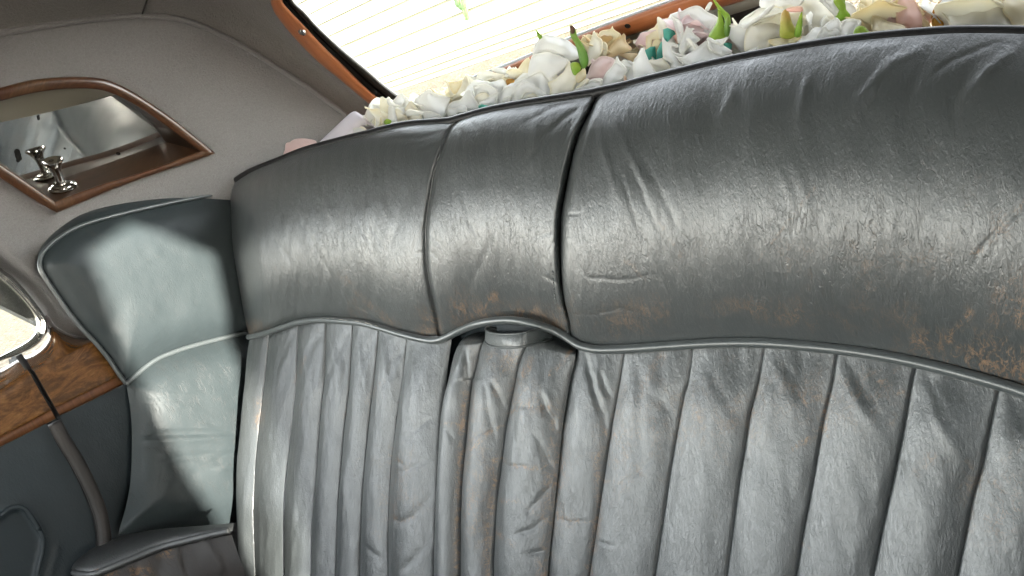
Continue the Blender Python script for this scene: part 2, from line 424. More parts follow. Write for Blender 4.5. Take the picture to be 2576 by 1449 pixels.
# ================================================================== outside
def quadmesh(name, V, Fc, mat, parent=None, **k): return mesh(name, np.asarray(V, float), Fc, mat, parent, smooth=False, **k)
WALL_Y = 8.0
ys = np.r_[np.linspace(-60, 2.5, 12), np.linspace(3, 7.8, 16), np.linspace(8.2, 60, 6)]
xs = np.r_[np.linspace(-80, -14, 10), np.linspace(-12, 6, 24), np.linspace(10, 80, 8)]
XX, YY = np.meshgrid(xs, ys)
ZZ = -1.2 + (1.32 + .0158 * np.clip(XX + 6, -20, 14)) * sst(2.6, 8.1, YY) + .015 * (fbm(np.stack([XX.ravel(), YY.ravel()], 1) * 1.3, 2).reshape(XX.shape) - .5)
g = grid('gravel_ground', np.stack([XX, YY, ZZ], -1), M['gravel']); tag(g, kind='structure')
wall = thing('clapboard_wall', 'white boarded wall with thin horizontal joints seen through the rear window', 'wall')
wall.location = ORG + [-7, WALL_Y, -.1]
def bx(x0, x1, y0, y1, z0, z1):
    V = [(x, y, z) for z in (z0, z1) for y in (y0, y1) for x in (x0, x1)]
    return V, [(0, 2, 3, 1), (4, 5, 7, 6), (0, 1, 5, 4), (2, 6, 7, 3), (0, 4, 6, 2), (1, 3, 7, 5)]
def child(o, p):
    o.parent = p; o.matrix_parent_inverse = Matrix.Translation(-p.location); return o
V, Fc = bx(-34, 3, WALL_Y + .03, WALL_Y + .2, -.3, 2.8); child(quadmesh('backing', V, Fc, M['batten']), wall)
z = .10
hs = [.075, .085, .10] + [.205] * 12
for i, hgt in enumerate(hs):
    V, Fc = bx(-34, 3, WALL_Y - .012 + .004 * (i % 2), WALL_Y + .02, z + .018, z + hgt - .018)
    V = np.array(V); V[:, 2] += .0158 * (V[:, 0] + 6) + .006 * np.sin(V[:, 0] * .35 + i)
    child(quadmesh('board', V, Fc, M['board']), wall); z += hgt
sp = thing('climbing_sprig', 'pale green leafy sprig hanging on the white boarded wall', 'plant')
px0 = np.array([[1150, -30], [1158, 2], [1166, 30], [1172, 52]])
P = hit_plane(cat(px0, 12), np.array([0, 1., 0]), np.full(12, WALL_Y - .06))
tube('stem', P, .012, M['sprig'], sp, 6)
for (x, y, w_, h_) in ((1152, 4, 9, 16), (1166, 12, 9, 18), (1160, 16, 8, 10), (1171, 32, 7, 14), (1146, -8, 8, 12), (1176, 44, 5, 9)):
    a = np.linspace(0, 2 * math.pi, 14, endpoint=False)
    poly = np.stack([x + w_ * np.cos(a), y + h_ * np.sin(a)], 1)
    V2, F2, _ = cdt(poly, 5)
    d, _ = segdist(V2, np.vstack([poly, poly[:1]]))
    P = hit_plane(V2, np.array([0, 1., 0]), WALL_Y - .05 - d * .004)
    lf = mesh('leaf', P, F2, M['sprig'], sp, attrs={'tip': np.full(len(P), .3)})

# ================================================================== car shell (roof, floor, dashboard, front seats, far side)
shell_v, shell_f = [], []
def addb(V, Fc):
    b = len(shell_v); shell_v.extend([tuple(v) for v in V]); shell_f.extend([[b + i for i in f] for f in Fc])
SUN_SLIT_REAR = [(.12, -1.0), (1.1, -1.0), (1.1, .36), (.052, .36), (.056, .212), (.126, .238), (.232, .140), (.203, .01), (.170, -.175), (.132, -.300), (.12, -.305)]  # unseen rear quarter, its edge shaped to frame the sun on the corner pad
SUN_SLIT_FRONT = [(.072, -1.0), (.068, -.305), (.046, -.135), (.044, .07), (.056, .215), (.05, .36), (-1.40, .36), (-1.5, -.30), (-1.5, -1.0)]  # unseen panel added to keep the sun off everything ahead of the pad patch
XL, XR = -1.34, .16
def polyslab(pts, axis, a, b_):
    """extruded outline: pts in the two other axes"""
    n = len(pts)
    def mk(p, t): v = list(p); v.insert(axis, t); return v
    V = [mk(p, a) for p in pts] + [mk(p, b_) for p in pts]
    Fc = [list(range(n)), [2 * n - 1 - i for i in range(n)]] + [[i, (i + 1) % n, n + (i + 1) % n, n + i] for i in range(n)]
    addb(V, Fc)
# roof, arched across the car, lined with the same cloth as the headlining
nx_ = 24; rx = np.linspace(XL, XR, nx_ + 1); zr = .395 - .16 * (np.abs(rx - (XL + XR) / 2) / .75) ** 3 * .62
RY = np.linspace(-1.45, .86, 10)
RG = lambda dz: np.stack([np.stack([rx, np.full(nx_ + 1, y), zr + dz - .03 * max(0, (-y - 1.0)) ** 2], 1) for y in RY])
RV = np.vstack([RG(-.03).reshape(-1, 3), RG(.03).reshape(-1, 3)]); nn_ = (nx_ + 1) * len(RY)
rf = gfaces(len(RY), nx_ + 1); RF = rf[:, ::-1].tolist() + (rf + nn_).tolist()
roof = mesh('roof_lining', RV, RF, M['cloth_head']); tag(roof, kind='structure')
polyslab([(XL, -1.9), (XR, -1.9), (XR, 1.2), (XL, 1.2)], 2, -1.02, -1.0)                 # floor
polyslab([(-1.9, -1.0), (-1.5, -1.0), (-1.40, -.36), (-1.55, -.32), (-1.9, -.32)], 0, XL, XR)   # dashboard and bulkhead
for x0, x1 in ((-1.20, -.62), (-.56, .02)):                                                # front seats
    polyslab([(-1.10, -.72), (-.70, -.74), (-.58, -.34), (-.62, -.29), (-.72, -.32), (-.80, -.58), (-1.12, -.56)], 0, x0, x1)
# left side: sill, pillar between the doors, quarter
polyslab([(-1.5, -1.0), (1.1, -1.0), (1.1, -.27), (-1.5, -.27)], 0, XL, XL + .03)
polyslab([(-.66, -.27), (-.58, -.27), (-.62, .30), (-.70, .30)], 0, XL, XL + .03)
polyslab([(.44, -.27), (.84, -.27), (.84, .12), (.70, .30), (.04, .34), (.10, .20)], 0, XL, XL + .03)
# unseen right side: rear quarter and added front panel, edges cut for the sun patch
polyslab(SUN_SLIT_REAR, 0, XR, XR + .03)
polyslab(SUN_SLIT_FRONT, 0, XR + .004, XR + .034)
# windscreen pillars

polyslab([(-1.50, -.25), (-1.42, -.25), (-1.36, .30), (-1.44, .30)], 0, XL, XL + .06)
polyslab([(-1.50, -.25), (-1.42, -.25), (-1.36, .30), (-1.44, .30)], 0, XR - .06, XR)
# back of the cabin under the rear window
polyslab([(XL, -1.0), (XR, -1.0), (XR, -.11), (XL, -.11)], 1, 1.08, 1.10)
dgm = bpy.data.materials.new('sun_dimming_tint'); dgm.use_nodes = True; dgn = dgm.node_tree; dgn.nodes.clear()
q1 = N(dgn, 'ShaderNodeBsdfTransparent'); q1.inputs[0].default_value = (.82, .83, .81, 1); q2 = N(dgn, 'ShaderNodeOutputMaterial'); dgn.links.new(q1.outputs[0], q2.inputs[0])
V, Fc = bx(XR + .012, XR + .016, .0, .30, -.36, .30); dg = quadmesh('sun_dimming_pane', V[:], [Fc[4]], dgm); tag(dg, kind='structure')  # unseen pane added across the slit to weaken the sun
shell_m = cloth('cabin_trim', (.10, .095, .09), (.14, .135, .13))
sh = mesh('car_body', np.array(shell_v), shell_f, shell_m, smooth=False); tag(sh, kind='structure')

# ================================================================== traced curves (picture coordinates, 2576 wide)
MID = [(625, 848), (650, 843), (683, 833), (717, 821), (750, 811), (783, 806), (817, 805), (859, 808), (909, 813), (959, 826), (1009, 841), (1059, 853),
       (1089, 857), (1112, 853), (1135, 843), (1159, 831), (1192, 818), (1225, 810), (1259, 806), (1292, 806), (1325, 811), (1359, 820), (1392, 831),
       (1419, 845), (1439, 858), (1459, 870), (1485, 877), (1509, 880), (1559, 879), (1625, 875), (1717, 868), (1817, 863), (1917, 863), (2017, 870),
       (2117, 880), (2217, 895), (2317, 915), (2417, 940), (2517, 968), (2600, 996), (2720, 1045)]
TOPC = [(583, 460), (633, 432), (700, 405), (767, 379), (859, 354), (925, 338), (992, 321), (1042, 313), (1125, 307), (1159, 299), (1225, 281), (1292, 268),
        (1359, 257), (1425, 247), (1492, 236), (1509, 232), (1559, 222), (1625, 205), (1717, 183), (1817, 160), (1917, 140), (2017, 123), (2117, 108),
        (2217, 97), (2317, 89), (2417, 84), (2576, 86), (2720, 96)]
LEFT_END = [(627, 846), (610, 783), (593, 700), (580, 633), (574, 566), (573, 516), (576, 484), (584, 461)]
U1 = [(1108, 851), (1103, 815), (1099, 793), (1085, 733), (1075, 666), (1072, 583), (1076, 536), (1085, 483), (1095, 430), (1112, 377), (1132, 327), (1158, 300)]
U2 = [(1452, 868), (1438, 843), (1435, 816), (1429, 790), (1419, 750), (1412, 683), (1410, 600), (1413, 533), (1422, 483), (1439, 400), (1459, 333), (1485, 280), (1506, 236)]
RIGHT_END = [(2720, 1045), (2722, 800), (2724, 500), (2722, 250), (2720, 96)]
def cut(curve, x0, x1, n):
    d = cat(curve, 600); k = (d[:, 0] > x0 + .5) & (d[:, 0] < x1 - .5)
    p = np.vstack([[x0, np.interp(x0, d[:, 0], d[:, 1])], d[k], [x1, np.interp(x1, d[:, 0], d[:, 1])]])
    L = np.r_[0, np.cumsum(np.linalg.norm(np.diff(p, axis=0), axis=1))]; u = np.asarray(n) * L[-1]
    return np.stack([np.interp(u, L, p[:, 0]), np.interp(u, L, p[:, 1])], 1)
def coons(bot, top, left, right, A, B):
    """bot/top sampled at A, left/right sampled at B; returns (len(B), len(A), 2)"""
    a = A[None, :, None]; b = B[:, None, None]
    return ((1 - b) * bot[None] + b * top[None] + (1 - a) * left[:, None] + a * right[:, None]
            - ((1 - a) * (1 - b) * bot[0] + a * (1 - b) * bot[-1] + (1 - a) * b * top[0] + a * b * top[-1]))
def stcoord(P, seed=0):
    return np.stack([P[:, 0], P @ VS, np.full(len(P), seed)], 1)

# creases and folds seen in the leather: (polyline, width px, height m)
FOLDS = [
    ([(1560, 430), (1600, 560), (1660, 690), (1700, 760)], 5, -.0016), ([(1590, 420), (1660, 590), (1730, 730)], 5, -.0016), ([(1625, 410), (1700, 560), (1770, 700)], 6, -.0014),
    ([(1500, 300), (1530, 420), (1560, 520)], 10, .0016), ([(1540, 290), (1580, 380), (1640, 480)], 10, .0015), ([(1600, 420), (1640, 510)], 9, .0014),
    ([(2035, 185), (2020, 240), (2000, 330)], 12, .0035), ([(1850, 210), (1830, 260), (1800, 330)], 12, .0022), ([(2330, 110), (2240, 160), (2170, 240), (2140, 300)], 14, .0034),
    ([(2330, 150), (2290, 230), (2260, 330)], 14, -.0024), ([(2560, 120), (2480, 180), (2420, 260)], 14, .0034), ([(2520, 100), (2400, 150), (2330, 200)], 8, -.0018),
    ([(2450, 150), (2400, 250), (2390, 330)], 14, -.0026), ([(2230, 180), (2180, 280), (2160, 380)], 14, -.0018),
    ([(1900, 240), (1880, 330), (1850, 420)], 14, .0016), ([(1960, 420), (1990, 500), (2000, 570)], 9, .0016), ([(2010, 430), (2030, 520), (2025, 620)], 14, .0020),
    ([(1940, 560), (1990, 590), (2030, 500)], 5, -.0012), ([(2130, 420), (2110, 520)], 8, .0014), ([(2250, 470), (2240, 600), (2250, 660)], 12, .0015), ([(2350, 480), (2300, 620)], 12, -.0012),
    ([(2576, 500), (2530, 560), (2470, 620), (2440, 680)], 7, -.0020), ([(2540, 560), (2480, 660)], 7, -.0012), ([(2590, 520), (2500, 610)], 5, .0012),
    ([(1430, 790), (1500, 790), (1560, 775), (1620, 790)], 4, -.0010), ([(1415, 535), (1460, 540)], 3, -.001), ([(1450, 660), (1480, 700), (1560, 705), (1640, 690)], 4, -.0009),
    # left panel
    ([(745, 540), (780, 600), (820, 670), (870, 760)], 4, -.0016), ([(890, 550), (930, 610), (960, 690)], 4, -.0016), ([(930, 560), (975, 640)], 4, -.0014),
    ([(680, 590), (720, 640), (740, 680)], 4, -.0012), ([(800, 480), (850, 580)], 8, .0012), ([(960, 500), (990, 600)], 8, .0012), ([(1010, 480), (1000, 560), (970, 640)], 8, -.0012),
    ([(1075, 560), (1050, 600), (1040, 640)], 5, -.0012), ([(1040, 640), (1075, 630)], 3, -.0012), ([(760, 620), (800, 720)], 3, -.0010), ([(900, 700), (880, 780)], 5, .0012),
    ([(859, 760), (930, 790), (1000, 830)], 5, .0010), ([(1120, 330), (1060, 345), (960, 355)], 6, -.0014), ([(1110, 350), (1030, 380)], 7, .0014),
    # centre panel
    ([(1495, 250), (1430, 290), (1370, 340), (1330, 400)], 7, -.0030), ([(1490, 262), (1450, 310), (1420, 370)], 6, .0024), ([(1480, 250), (1390, 270), (1300, 320)], 7, -.0018),
    ([(1500, 246), (1470, 265), (1455, 280)], 5, .0022), ([(1150, 320), (1165, 340), (1160, 380)], 6, -.0016), ([(1180, 300), (1200, 325)], 4, -.0014),
    ([(1160, 480), (1180, 560), (1220, 640)], 5, -.0014), ([(1310, 580), (1320, 680), (1345, 740)], 4, -.0012), ([(1440, 590), (1390, 610), (1380, 640)], 4, -.0014),
    ([(1430, 570), (1390, 580), (1340, 600)], 3, -.0014), ([(1420, 600), (1395, 640)], 3, -.0014), ([(1075, 580), (1110, 620), (1120, 650)], 4, -.0013), ([(1075, 620), (1110, 660)], 3, -.0012),
    ([(1360, 690), (1400, 710), (1420, 705)], 4, -.0015), ([(1250, 520), (1230, 620), (1160, 760)], 10, -.0012), ([(1300, 470), (1310, 600)], 12, .0012),
]
WEARB = [(2500, 905, 150, 80, .66), (2380, 860, 130, 45, .52), (2560, 780, 70, 100, .58), (2590, 930, 90, 60, .74), (1900, 770, 130, 30, .42), (1580, 800, 110, 60, .42), (1980, 800, 100, 30, .40),
         (1300, 800, 150, 45, .66), (1170, 790, 60, 60, .45), (1380, 830, 60, 30, .8), (1080, 820, 50, 50, .55), (900, 780, 40, 50, .34), (640, 830, 40, 25, .7), (600, 740, 20, 60, .3),
         (2200, 640, 300, 90, .25), (2170, 800, 260, 50, .28), (2540, 560, 60, 50, .4)]
WEARS = [([(2590, 500), (2520, 570), (2450, 640)], 14, .55), ([(2440, 790), (2400, 830), (2350, 900)], 12, .6), ([(860, 690), (920, 760), (1000, 820)], 12, .5), ([(1560, 640), (1640, 720), (1680, 790)], 7, .35),
         ([(1245, 745), (1220, 770), (1190, 800)], 14, .7), ([(2200, 960), (2280, 990), (2420, 1010)], 16, .5), ([(1660, 560), (1760, 720)], 6, .3), ([(2050, 470), (1950, 600), (1900, 660)], 5, .45)]
def wear_at(px, extra=()):
    w = blobs(px, WEARB)
    for poly, wd, a in list(WEARS) + list(extra):
        d, t = segdist(px, poly); w = np.maximum(w, a * np.exp(-(d / wd) ** 2))
    return w
CRACKB = [(2080, 590, 330, 130, 1.0), (2350, 560, 240, 150, .8), (1700, 620, 220, 150, .55), (850, 640, 160, 130, .55), (1250, 620, 160, 110, .75), (1480, 600, 60, 140, .5), (2500, 620, 120, 140, .75),
          (2100, 740, 300, 60, .5), (1500, 260, 60, 50, .8), (1200, 320, 80, 40, .5)]

# ================================================================== rear bench back
bench = thing('rear_bench_back', 'worn blue grey leather bench back with fluted seats and rolled top', 'seat')
def bolster(A, B, x0, x1, left, right, H, hz, left_round, seed):
    bot = cut(MID, x0[0], x1[0], A); top = cut(TOPC, x0[1], x1[1], A)
    L = cat(left, B); R = cat(right, B)
    L[0], L[-1] = bot[0], top[0]; R[0], R[-1] = bot[-1], top[-1]
    px = coons(bot, top, L, R, A, B)
    a = A[None, :]; b = B[:, None]
    hb = np.where(b < .62, H * (1 - (1 - b / .62) ** 2), H - (H - .036) * ((np.maximum(b, .62) - .60) / .40) ** 3.2)
    h = hz(a, b, hb)
    f = px.reshape(-1, 2); hh = np.broadcast_to(h, px.shape[:2]).ravel().copy()
    edge = np.minimum.reduce([sst(0, .05, np.broadcast_to(b, px.shape[:2]).ravel()), sst(1, .97, np.broadcast_to(b, px.shape[:2]).ravel())])
    hh += .42 * strokes(f, FOLDS, 4, seed) * edge
    P0 = seat(f); stc = stcoord(P0, seed)
    hh += edge * (.0030 * (fbm(stc[:, :2] * [22, 7], seed + 1, 3) - .45) + .0011 * (fbm(stc[:, :2] * [90, 22], seed + 5, 3) - .45))
    P = seat(f, hh).reshape(*px.shape[:2], 3)
    # turn the top over the back and, at a free end, the side round
    rows = [P]
    base = P[-1]
    for k, (dn, dv) in enumerate(((-.016, .000), (-.045, -.012), (-.075, -.05))):
        rows.append((base + NS * dn + VS * dv)[None])
    P = np.vstack(rows); nb = P.shape[0]
    if left_round:
        ins = [P[:, :1] + NS * (-.03 * k) + np.array([.006 * k * k, 0, 0]) for k in (4, 3, 2, 1)]
        P = np.hstack(ins + [P])
    Q = P.reshape(-1, 3); q = proj(Q)
    return P, dict(st=stcoord(Q, seed), wear=wear_at(q), crack=blobs(q, CRACKB))
def cl(n, p0=1.0, p1=1.0):
    """0..1 samples, denser at the ends where p > 1"""
    t = np.linspace(0, 1, n); l = t ** p0; r = 1 - (1 - t) ** p1; return l * (1 - t) + r * t
Bv = cl(150, 1.3, 1.3)
rnd = lambda a, w: np.sqrt(np.clip(1 - (1 - np.clip(a / w, 0, 1)) ** 2, 0, 1))
def hz_left(a, b, hb): return -.035 + (hb + .035) * rnd(a, .16) - .0045 * np.exp(-((1 - a) / .014) ** 2) - .002 * np.exp(-((1 - a) / .05) ** 2)
def hz_mid(a, b, hb): return (hb + .004) * (.80 + .20 * sst(0, 1, np.clip((1 - a) / .06, 0, 1)) ** .6) - .004 - .004 * np.exp(-((1 - a) / .02) ** 2) - .0045 * np.exp(-(a / .016) ** 2) - .0015 * np.exp(-(a / .06) ** 2)
def hz_right(a, b, hb): return hb * (.78 + .22 * rnd(a, .022)) - .003 * (1 - rnd(a, .02)) + .004 * np.sin(a * 3)
A1 = cl(150, 1.9, 1.3)
P, at = bolster(A1, Bv, (627, 584), (1108, 1158), LEFT_END, U1, .058, hz_left, True, 1)
grid('bolster_panel', P, M['leather'], bench, at)
A2 = cl(120, 1.3, 1.7)
P, at = bolster(A2, Bv, (1108, 1158), (1452, 1506), U1, U2, .058, hz_mid, False, 2)
grid('bolster_panel', P, M['leather'], bench, at)
A3 = cl(300, 1.8, 1.0)
P, at = bolster(A3, cl(210, 1.3, 1.3), (1452, 1506), (2720, 2720), U2, RIGHT_END, .060, hz_right, True, 3)
grid('bolster_panel', P, M['leather'], bench, at)
# line of stitching down the centre panel's right edge
stx = [(1385, 560), (1386, 590), (1388, 640), (1391, 700), (1397, 760)]
for i, p in enumerate(cat(stx, 22)):
    q = np.array([p + [0, -3.2], p, p + [.3, 3.2]])
    tube('stitch', seat(q, .042 - .004 * abs(i - 10) / 10), .0007, M['piping'], bench, 6)
# pipings
mp = cat(MID, 420)
hp = .008 + .016 * np.exp(-((mp[:, 0] - 1275) / 110) ** 4)
tube('piping', seat(mp, hp), .0042, M['piping'], bench, 14, side=NS)
tp = cat(TOPC, 320)
tph = -.039 + .070 * rnd((tp[:, 0] - 584) / 574, .16)
tube('top_piping', seat(tp, tph), .0056 , M['piping_dark'], bench, 12, side=NS)
# block that fills the bench behind the covers
xb0, xb1 = -.98, .16
mid3 = seat(cat(TOPC, 40), -.012)
V = []
xs_ = np.linspace(xb0, xb1, 30); tv = np.interp(xs_, mid3[:, 0], mid3 @ VS) - .035
k0 = NS * -.617
for hh in (-.022, -.14):
    for vv in (np.full(30, -.85), tv):
        V += [np.array([x, 0, 0]) + NS * (hh - .617) + VS * v for x, v in zip(xs_, vv)]
V = np.array(V); n = 30; Fc = []
for i in range(n - 1):
    Fc += [(i, i + 1, n + i + 1, n + i), (2 * n + i + 1, 2 * n + i, 3 * n + i, 3 * n + i + 1), (n + i, n + i + 1, 3 * n + i + 1, 3 * n + i)]
Fc += [(0, n, 3 * n, 2 * n), (n - 1, 3 * n - 1, 4 * n - 1, 2 * n - 1)]
mesh('bench_frame', V, Fc, M['leather_dark'], bench, smooth=False)

# ------------------------------------------------------------------ flutes (each sewn channel is a part)
S_LEFT = [(625, 846), (617, 900), (612, 966), (608, 1000), (600, 1099), (593, 1199), (592, 1266), (595, 1349), (600, 1449), (603, 1530)]
S1 = [(673, 836), (668, 900), (662, 966), (657, 999), (643, 1133), (637, 1233), (635, 1299), (640, 1449), (642, 1530)]
S2 = [(747, 812), (745, 880), (742, 966), (730, 1083), (717, 1199), (712, 1299), (713, 1449), (714, 1530)]
S3 = [(817, 806), (816, 880), (813, 966), (805, 1033), (793, 1199), (783, 1316), (782, 1449), (781, 1530)]
S4 = [(884, 811), (881, 880), (877, 966), (865, 1066), (857, 1166), (847, 1299), (842, 1449), (840, 1530)]
S5 = [(949, 823), (945, 880), (937, 966), (922, 1099), (910, 1233), (904, 1366), (902, 1449), (901, 1530)]
S6 = [(1022, 845), (1017, 900), (1010, 966), (994, 1083), (984, 1166), (977, 1299), (976, 1449), (976, 1530)]
SA0 = [(1134, 846), (1127, 900), (1119, 966), (1110, 1049), (1104, 1166), (1097, 1299), (1093, 1449), (1092, 1530)]
SA = [(1222, 836), (1202, 900), (1192, 950), (1187, 966), (1174, 1099), (1165, 1199), (1160, 1316), (1159, 1449), (1159, 1530)]
SB = [(1362, 836), (1325, 868), (1305, 916), (1295, 966), (1275, 1066), (1262, 1166), (1249, 1266), (1242, 1399), (1242, 1449), (1242, 1530)]
SC = [(1455, 866), (1443, 910), (1430, 966), (1412, 1083), (1400, 1199), (1390, 1299), (1379, 1399), (1375, 1449), (1369, 1530)]
RS1 = [(1568, 878), (1562, 920), (1555, 966), (1540, 1049), (1527, 1133), (1512, 1233), (1497, 1333), (1480, 1449), (1468, 1530)]
RS2 = [(1740, 868), (1734, 920), (1727, 966), (1717, 1000), (1699, 1099), (1682, 1199), (1665, 1316), (1645, 1449), (1632, 1530)]
RS3 = [(1921, 863), (1912, 920), (1904, 966), (1884, 1049), (1871, 1133), (1857, 1216), (1844, 1316), (1826, 1449), (1815, 1530)]
RS4 = [(2106, 880), (2098, 920), (2091, 966), (2071, 1049), (2054, 1149), (2036, 1249), (2017, 1349), (2001, 1449), (1988, 1530)]
RS5 = [(2304, 912), (2297, 940), (2291, 966), (2274, 1066), (2254, 1166), (2232, 1266), (2214, 1349), (2194, 1449), (2178, 1530)]
RS6 = [(2512, 967), (2509, 983), (2491, 1066), (2471, 1166), (2447, 1249), (2427, 1349), (2407, 1449), (2390, 1530)]
RS7 = [(2735, 1052), (2722, 1110), (2695, 1200), (2665, 1300), (2640, 1400), (2628, 1449), (2610, 1530)]
PUCK = []
def puck(x, y, pts, w=5, h=-.0016): PUCK.append(([(x + a, y + b) for a, b in pts], w, h))
for (x, y) in ((747, 826), (817, 820), (884, 826), (949, 838), (1022, 858)):                         # pulls under the piping, left seat
    puck(x, y, [(-4, 0), (-26, 50), (-44, 110)], 8, -.0024); puck(x, y, [(6, 4), (24, 60), (34, 120)], 7, .0022)
    puck(x, y, [(-8, 120), (-30, 200), (-40, 260)], 7, .0014); puck(x, y, [(-12, 60), (-22, 150)], 5, -.0020)
prg = np.random.default_rng(12)
for (x, y) in ((1568, 892), (1740, 884), (1921, 880), (2106, 896), (2304, 928), (2512, 985)):         # right seat, every channel a little different
    k = prg.uniform(.35, 1.0, 8); dx, dy = prg.uniform(-14, 14, 8), prg.uniform(-10, 40, 8)
    puck(x, y, [(8 + dx[0] * .3, 4), (60 + dx[0], 80 + dy[0]), (105 + dx[1], 170 + dy[1]), (130, 240)], 17, .0019 * k[0]); puck(x, y, [(24, 6), (76 + dx[2], 80 + dy[2]), (120 + dx[3], 150 + dy[3])], 14, -.0014 * k[1])
    puck(x, y, [(-12, 50), (-56 + dx[4], 140 + dy[4]), (-96, 220)], 17, .0017 * k[2]); puck(x, y, [(-30, 50 + dy[5]), (-80 + dx[5], 130 + dy[5])], 15, -.0013 * k[3])
    puck(x, y, [(-20, 160), (-66 + dx[6], 240 + dy[6]), (-104, 340)], 17, .0012 * k[4]); puck(x, y, [(50 + dx[7], 260), (86, 350 + dy[7]), (70, 450)], 16, -.0010 * k[5])
PUCK += [([(1472, 885), (1490, 950), (1520, 1040), (1530, 1110)], 7, -.0055), ([(1490, 890), (1520, 960), (1545, 1020)], 7, -.0030), ([(1500, 900), (1512, 960)], 7, .0030),
         ([(1180, 880), (1183, 930), (1188, 980)], 5, -.0045), ([(1200, 890), (1202, 930)], 5, -.0030), ([(1170, 880), (1165, 930)], 7, .0020),
         ([(1255, 960), (1272, 1010), (1278, 1035)], 5, -.0045), ([(1240, 970), (1250, 1060), (1255, 1110)], 6, -.0028),
         ([(1378, 985), (1395, 1050), (1410, 1110)], 6, -.0060), ([(1368, 1090), (1385, 1150), (1400, 1190)], 6, -.0055), ([(1392, 980), (1402, 1040)], 6, .0030),
         ([(1395, 1210), (1370, 1250), (1330, 1300)], 6, -.0028), ([(1390, 1290), (1350, 1330), (1310, 1340)], 6, -.0022), ([(1385, 1380), (1340, 1390)], 6, -.0022),
         ([(1360, 1130), (1350, 1200), (1365, 1260)], 8, .0022), ([(1330, 1270), (1350, 1330)], 8, .0020), ([(1262, 1153), (1300, 1170), (1360, 1172)], 4, -.0018),
         ([(1262, 1060), (1310, 1020), (1370, 1020)], 5, -.0016), ([(1187, 1130), (1220, 1090), (1262, 1070)], 4, -.0015), ([(1110, 1060), (1150, 1080), (1165, 1130)], 5, -.0016),
         ([(984, 1150), (1010, 1160), (1040, 1172)], 5, -.0014), ([(1095, 1240), (1060, 1290), (1030, 1310), (980, 1300)], 9, -.0030), ([(1095, 1340), (1060, 1400), (1020, 1440)], 9, -.0030),
         ([(1090, 1150), (1050, 1180), (1010, 1190)], 6, -.0016), ([(1100, 1050), (1050, 1090)], 6, -.0016), ([(1000, 1080), (1060, 1110)], 6, -.0012),
         ([(915, 1360), (960, 1400), (985, 1449)], 7, -.0018), ([(905, 1380), (930, 1449)], 6, -.0016),
         ([(1700, 1100), (1620, 1180), (1560, 1230)], 6, -.0012), ([(1390, 1300), (1440, 1310), (1500, 1312)], 4, -.0012), ([(1500, 1360), (1560, 1370)], 4, -.001),
         ([(2260, 1150), (2300, 1250)], 4, -.0012), ([(2240, 1120), (2280, 1200)], 4, -.0010), ([(1690, 1200), (1720, 1300)], 3, -.0010), ([(1660, 1240), (1700, 1340)], 3, -.0010)]
PWEAR = [([(1172, 986), (1162, 1083), (1155, 1199), (1149, 1316), (1149, 1449), (1149, 1520)], 8, .95), ([(1245, 1149), (1239, 1233), (1229, 1349), (1222, 1449)], 12, .75),
         ([(1390, 1060), (1385, 1150), (1372, 1300), (1365, 1449)], 20, .50), ([(1262, 1153), (1300, 1175), (1360, 1178), (1390, 1170)], 7, .75), ([(1187, 1130), (1220, 1095), (1262, 1075)], 7, .8),
         ([(1275, 1045), (1310, 1025), (1380, 1025)], 8, .7), ([(1255, 1260), (1300, 1260), (1340, 1290)], 7, .6), ([(1250, 1340), (1290, 1370)], 7, .6), ([(1115, 1065), (1150, 1070), (1170, 1062)], 7, .6),
         ([(984, 1150), (1010, 1162)], 7, .6), ([(985, 1300), (1015, 1312), (1040, 1300)], 8, .6), ([(1395, 1300), (1450, 1310), (1500, 1312)], 7, .75), ([(1520, 1085), (1540, 1100)], 10, .7),
         ([(1500, 1150), (1505, 1300), (1480, 1449)], 14, .55), ([(1665, 900), (1640, 930), (1610, 1000)], 16, .4), ([(1540, 1090), (1570, 1140), (1620, 1200)], 9, .5), ([(1520, 1210), (1560, 1216)], 7, .6),
         ([(2020, 1010), (2060, 1000), (2080, 1060), (2030, 1110)], 14, .55), ([(1990, 1130), (2050, 1092)], 9, .8), ([(2210, 960), (2260, 930)], 12, .5), ([(2230, 1000), (2270, 985)], 9, .6), ([(2250, 1050), (2230, 1080)], 14, .4),
         ([(2340, 1150), (2310, 1190)], 16, .4), ([(1850, 1010), (1830, 1040)], 16, .4), ([(1900, 1020), (1890, 1050)], 8, .5), ([(2076, 1060), (2080, 1100)], 8, .6), ([(2010, 1362), (2035, 1380)], 6, .6),
         ([(1335, 905), (1310, 960)], 12, .7), ([(1440, 880), (1410, 920), (1370, 950)], 8, .6), ([(1290, 880), (1270, 920), (1240, 900)], 24, .6), ([(1240, 960), (1250, 1000)], 16, .4), ([(650, 1010), (645, 1080)], 12, .55),
         ([(870, 1030), (860, 1060)], 6, .4), ([(925, 1010), (960, 960)], 10, .35), ([(2560, 1280), (2480, 1300)], 14, .45), ([(2576, 1120), (2520, 1160)], 14, .4), ([(765, 900), (742, 960)], 8, .35)]
PBLOB = [(1400, 1200, 40, 200, .36), (1320, 1000, 50, 60, .35), (1200, 1200, 50, 250, .30), (1560, 1150, 60, 200, .22), (1750, 1050, 400, 120, .22), (2050, 1000, 300, 80, .25), (2500, 1250, 120, 160, .25), (1000, 1250, 80, 200, .2)]
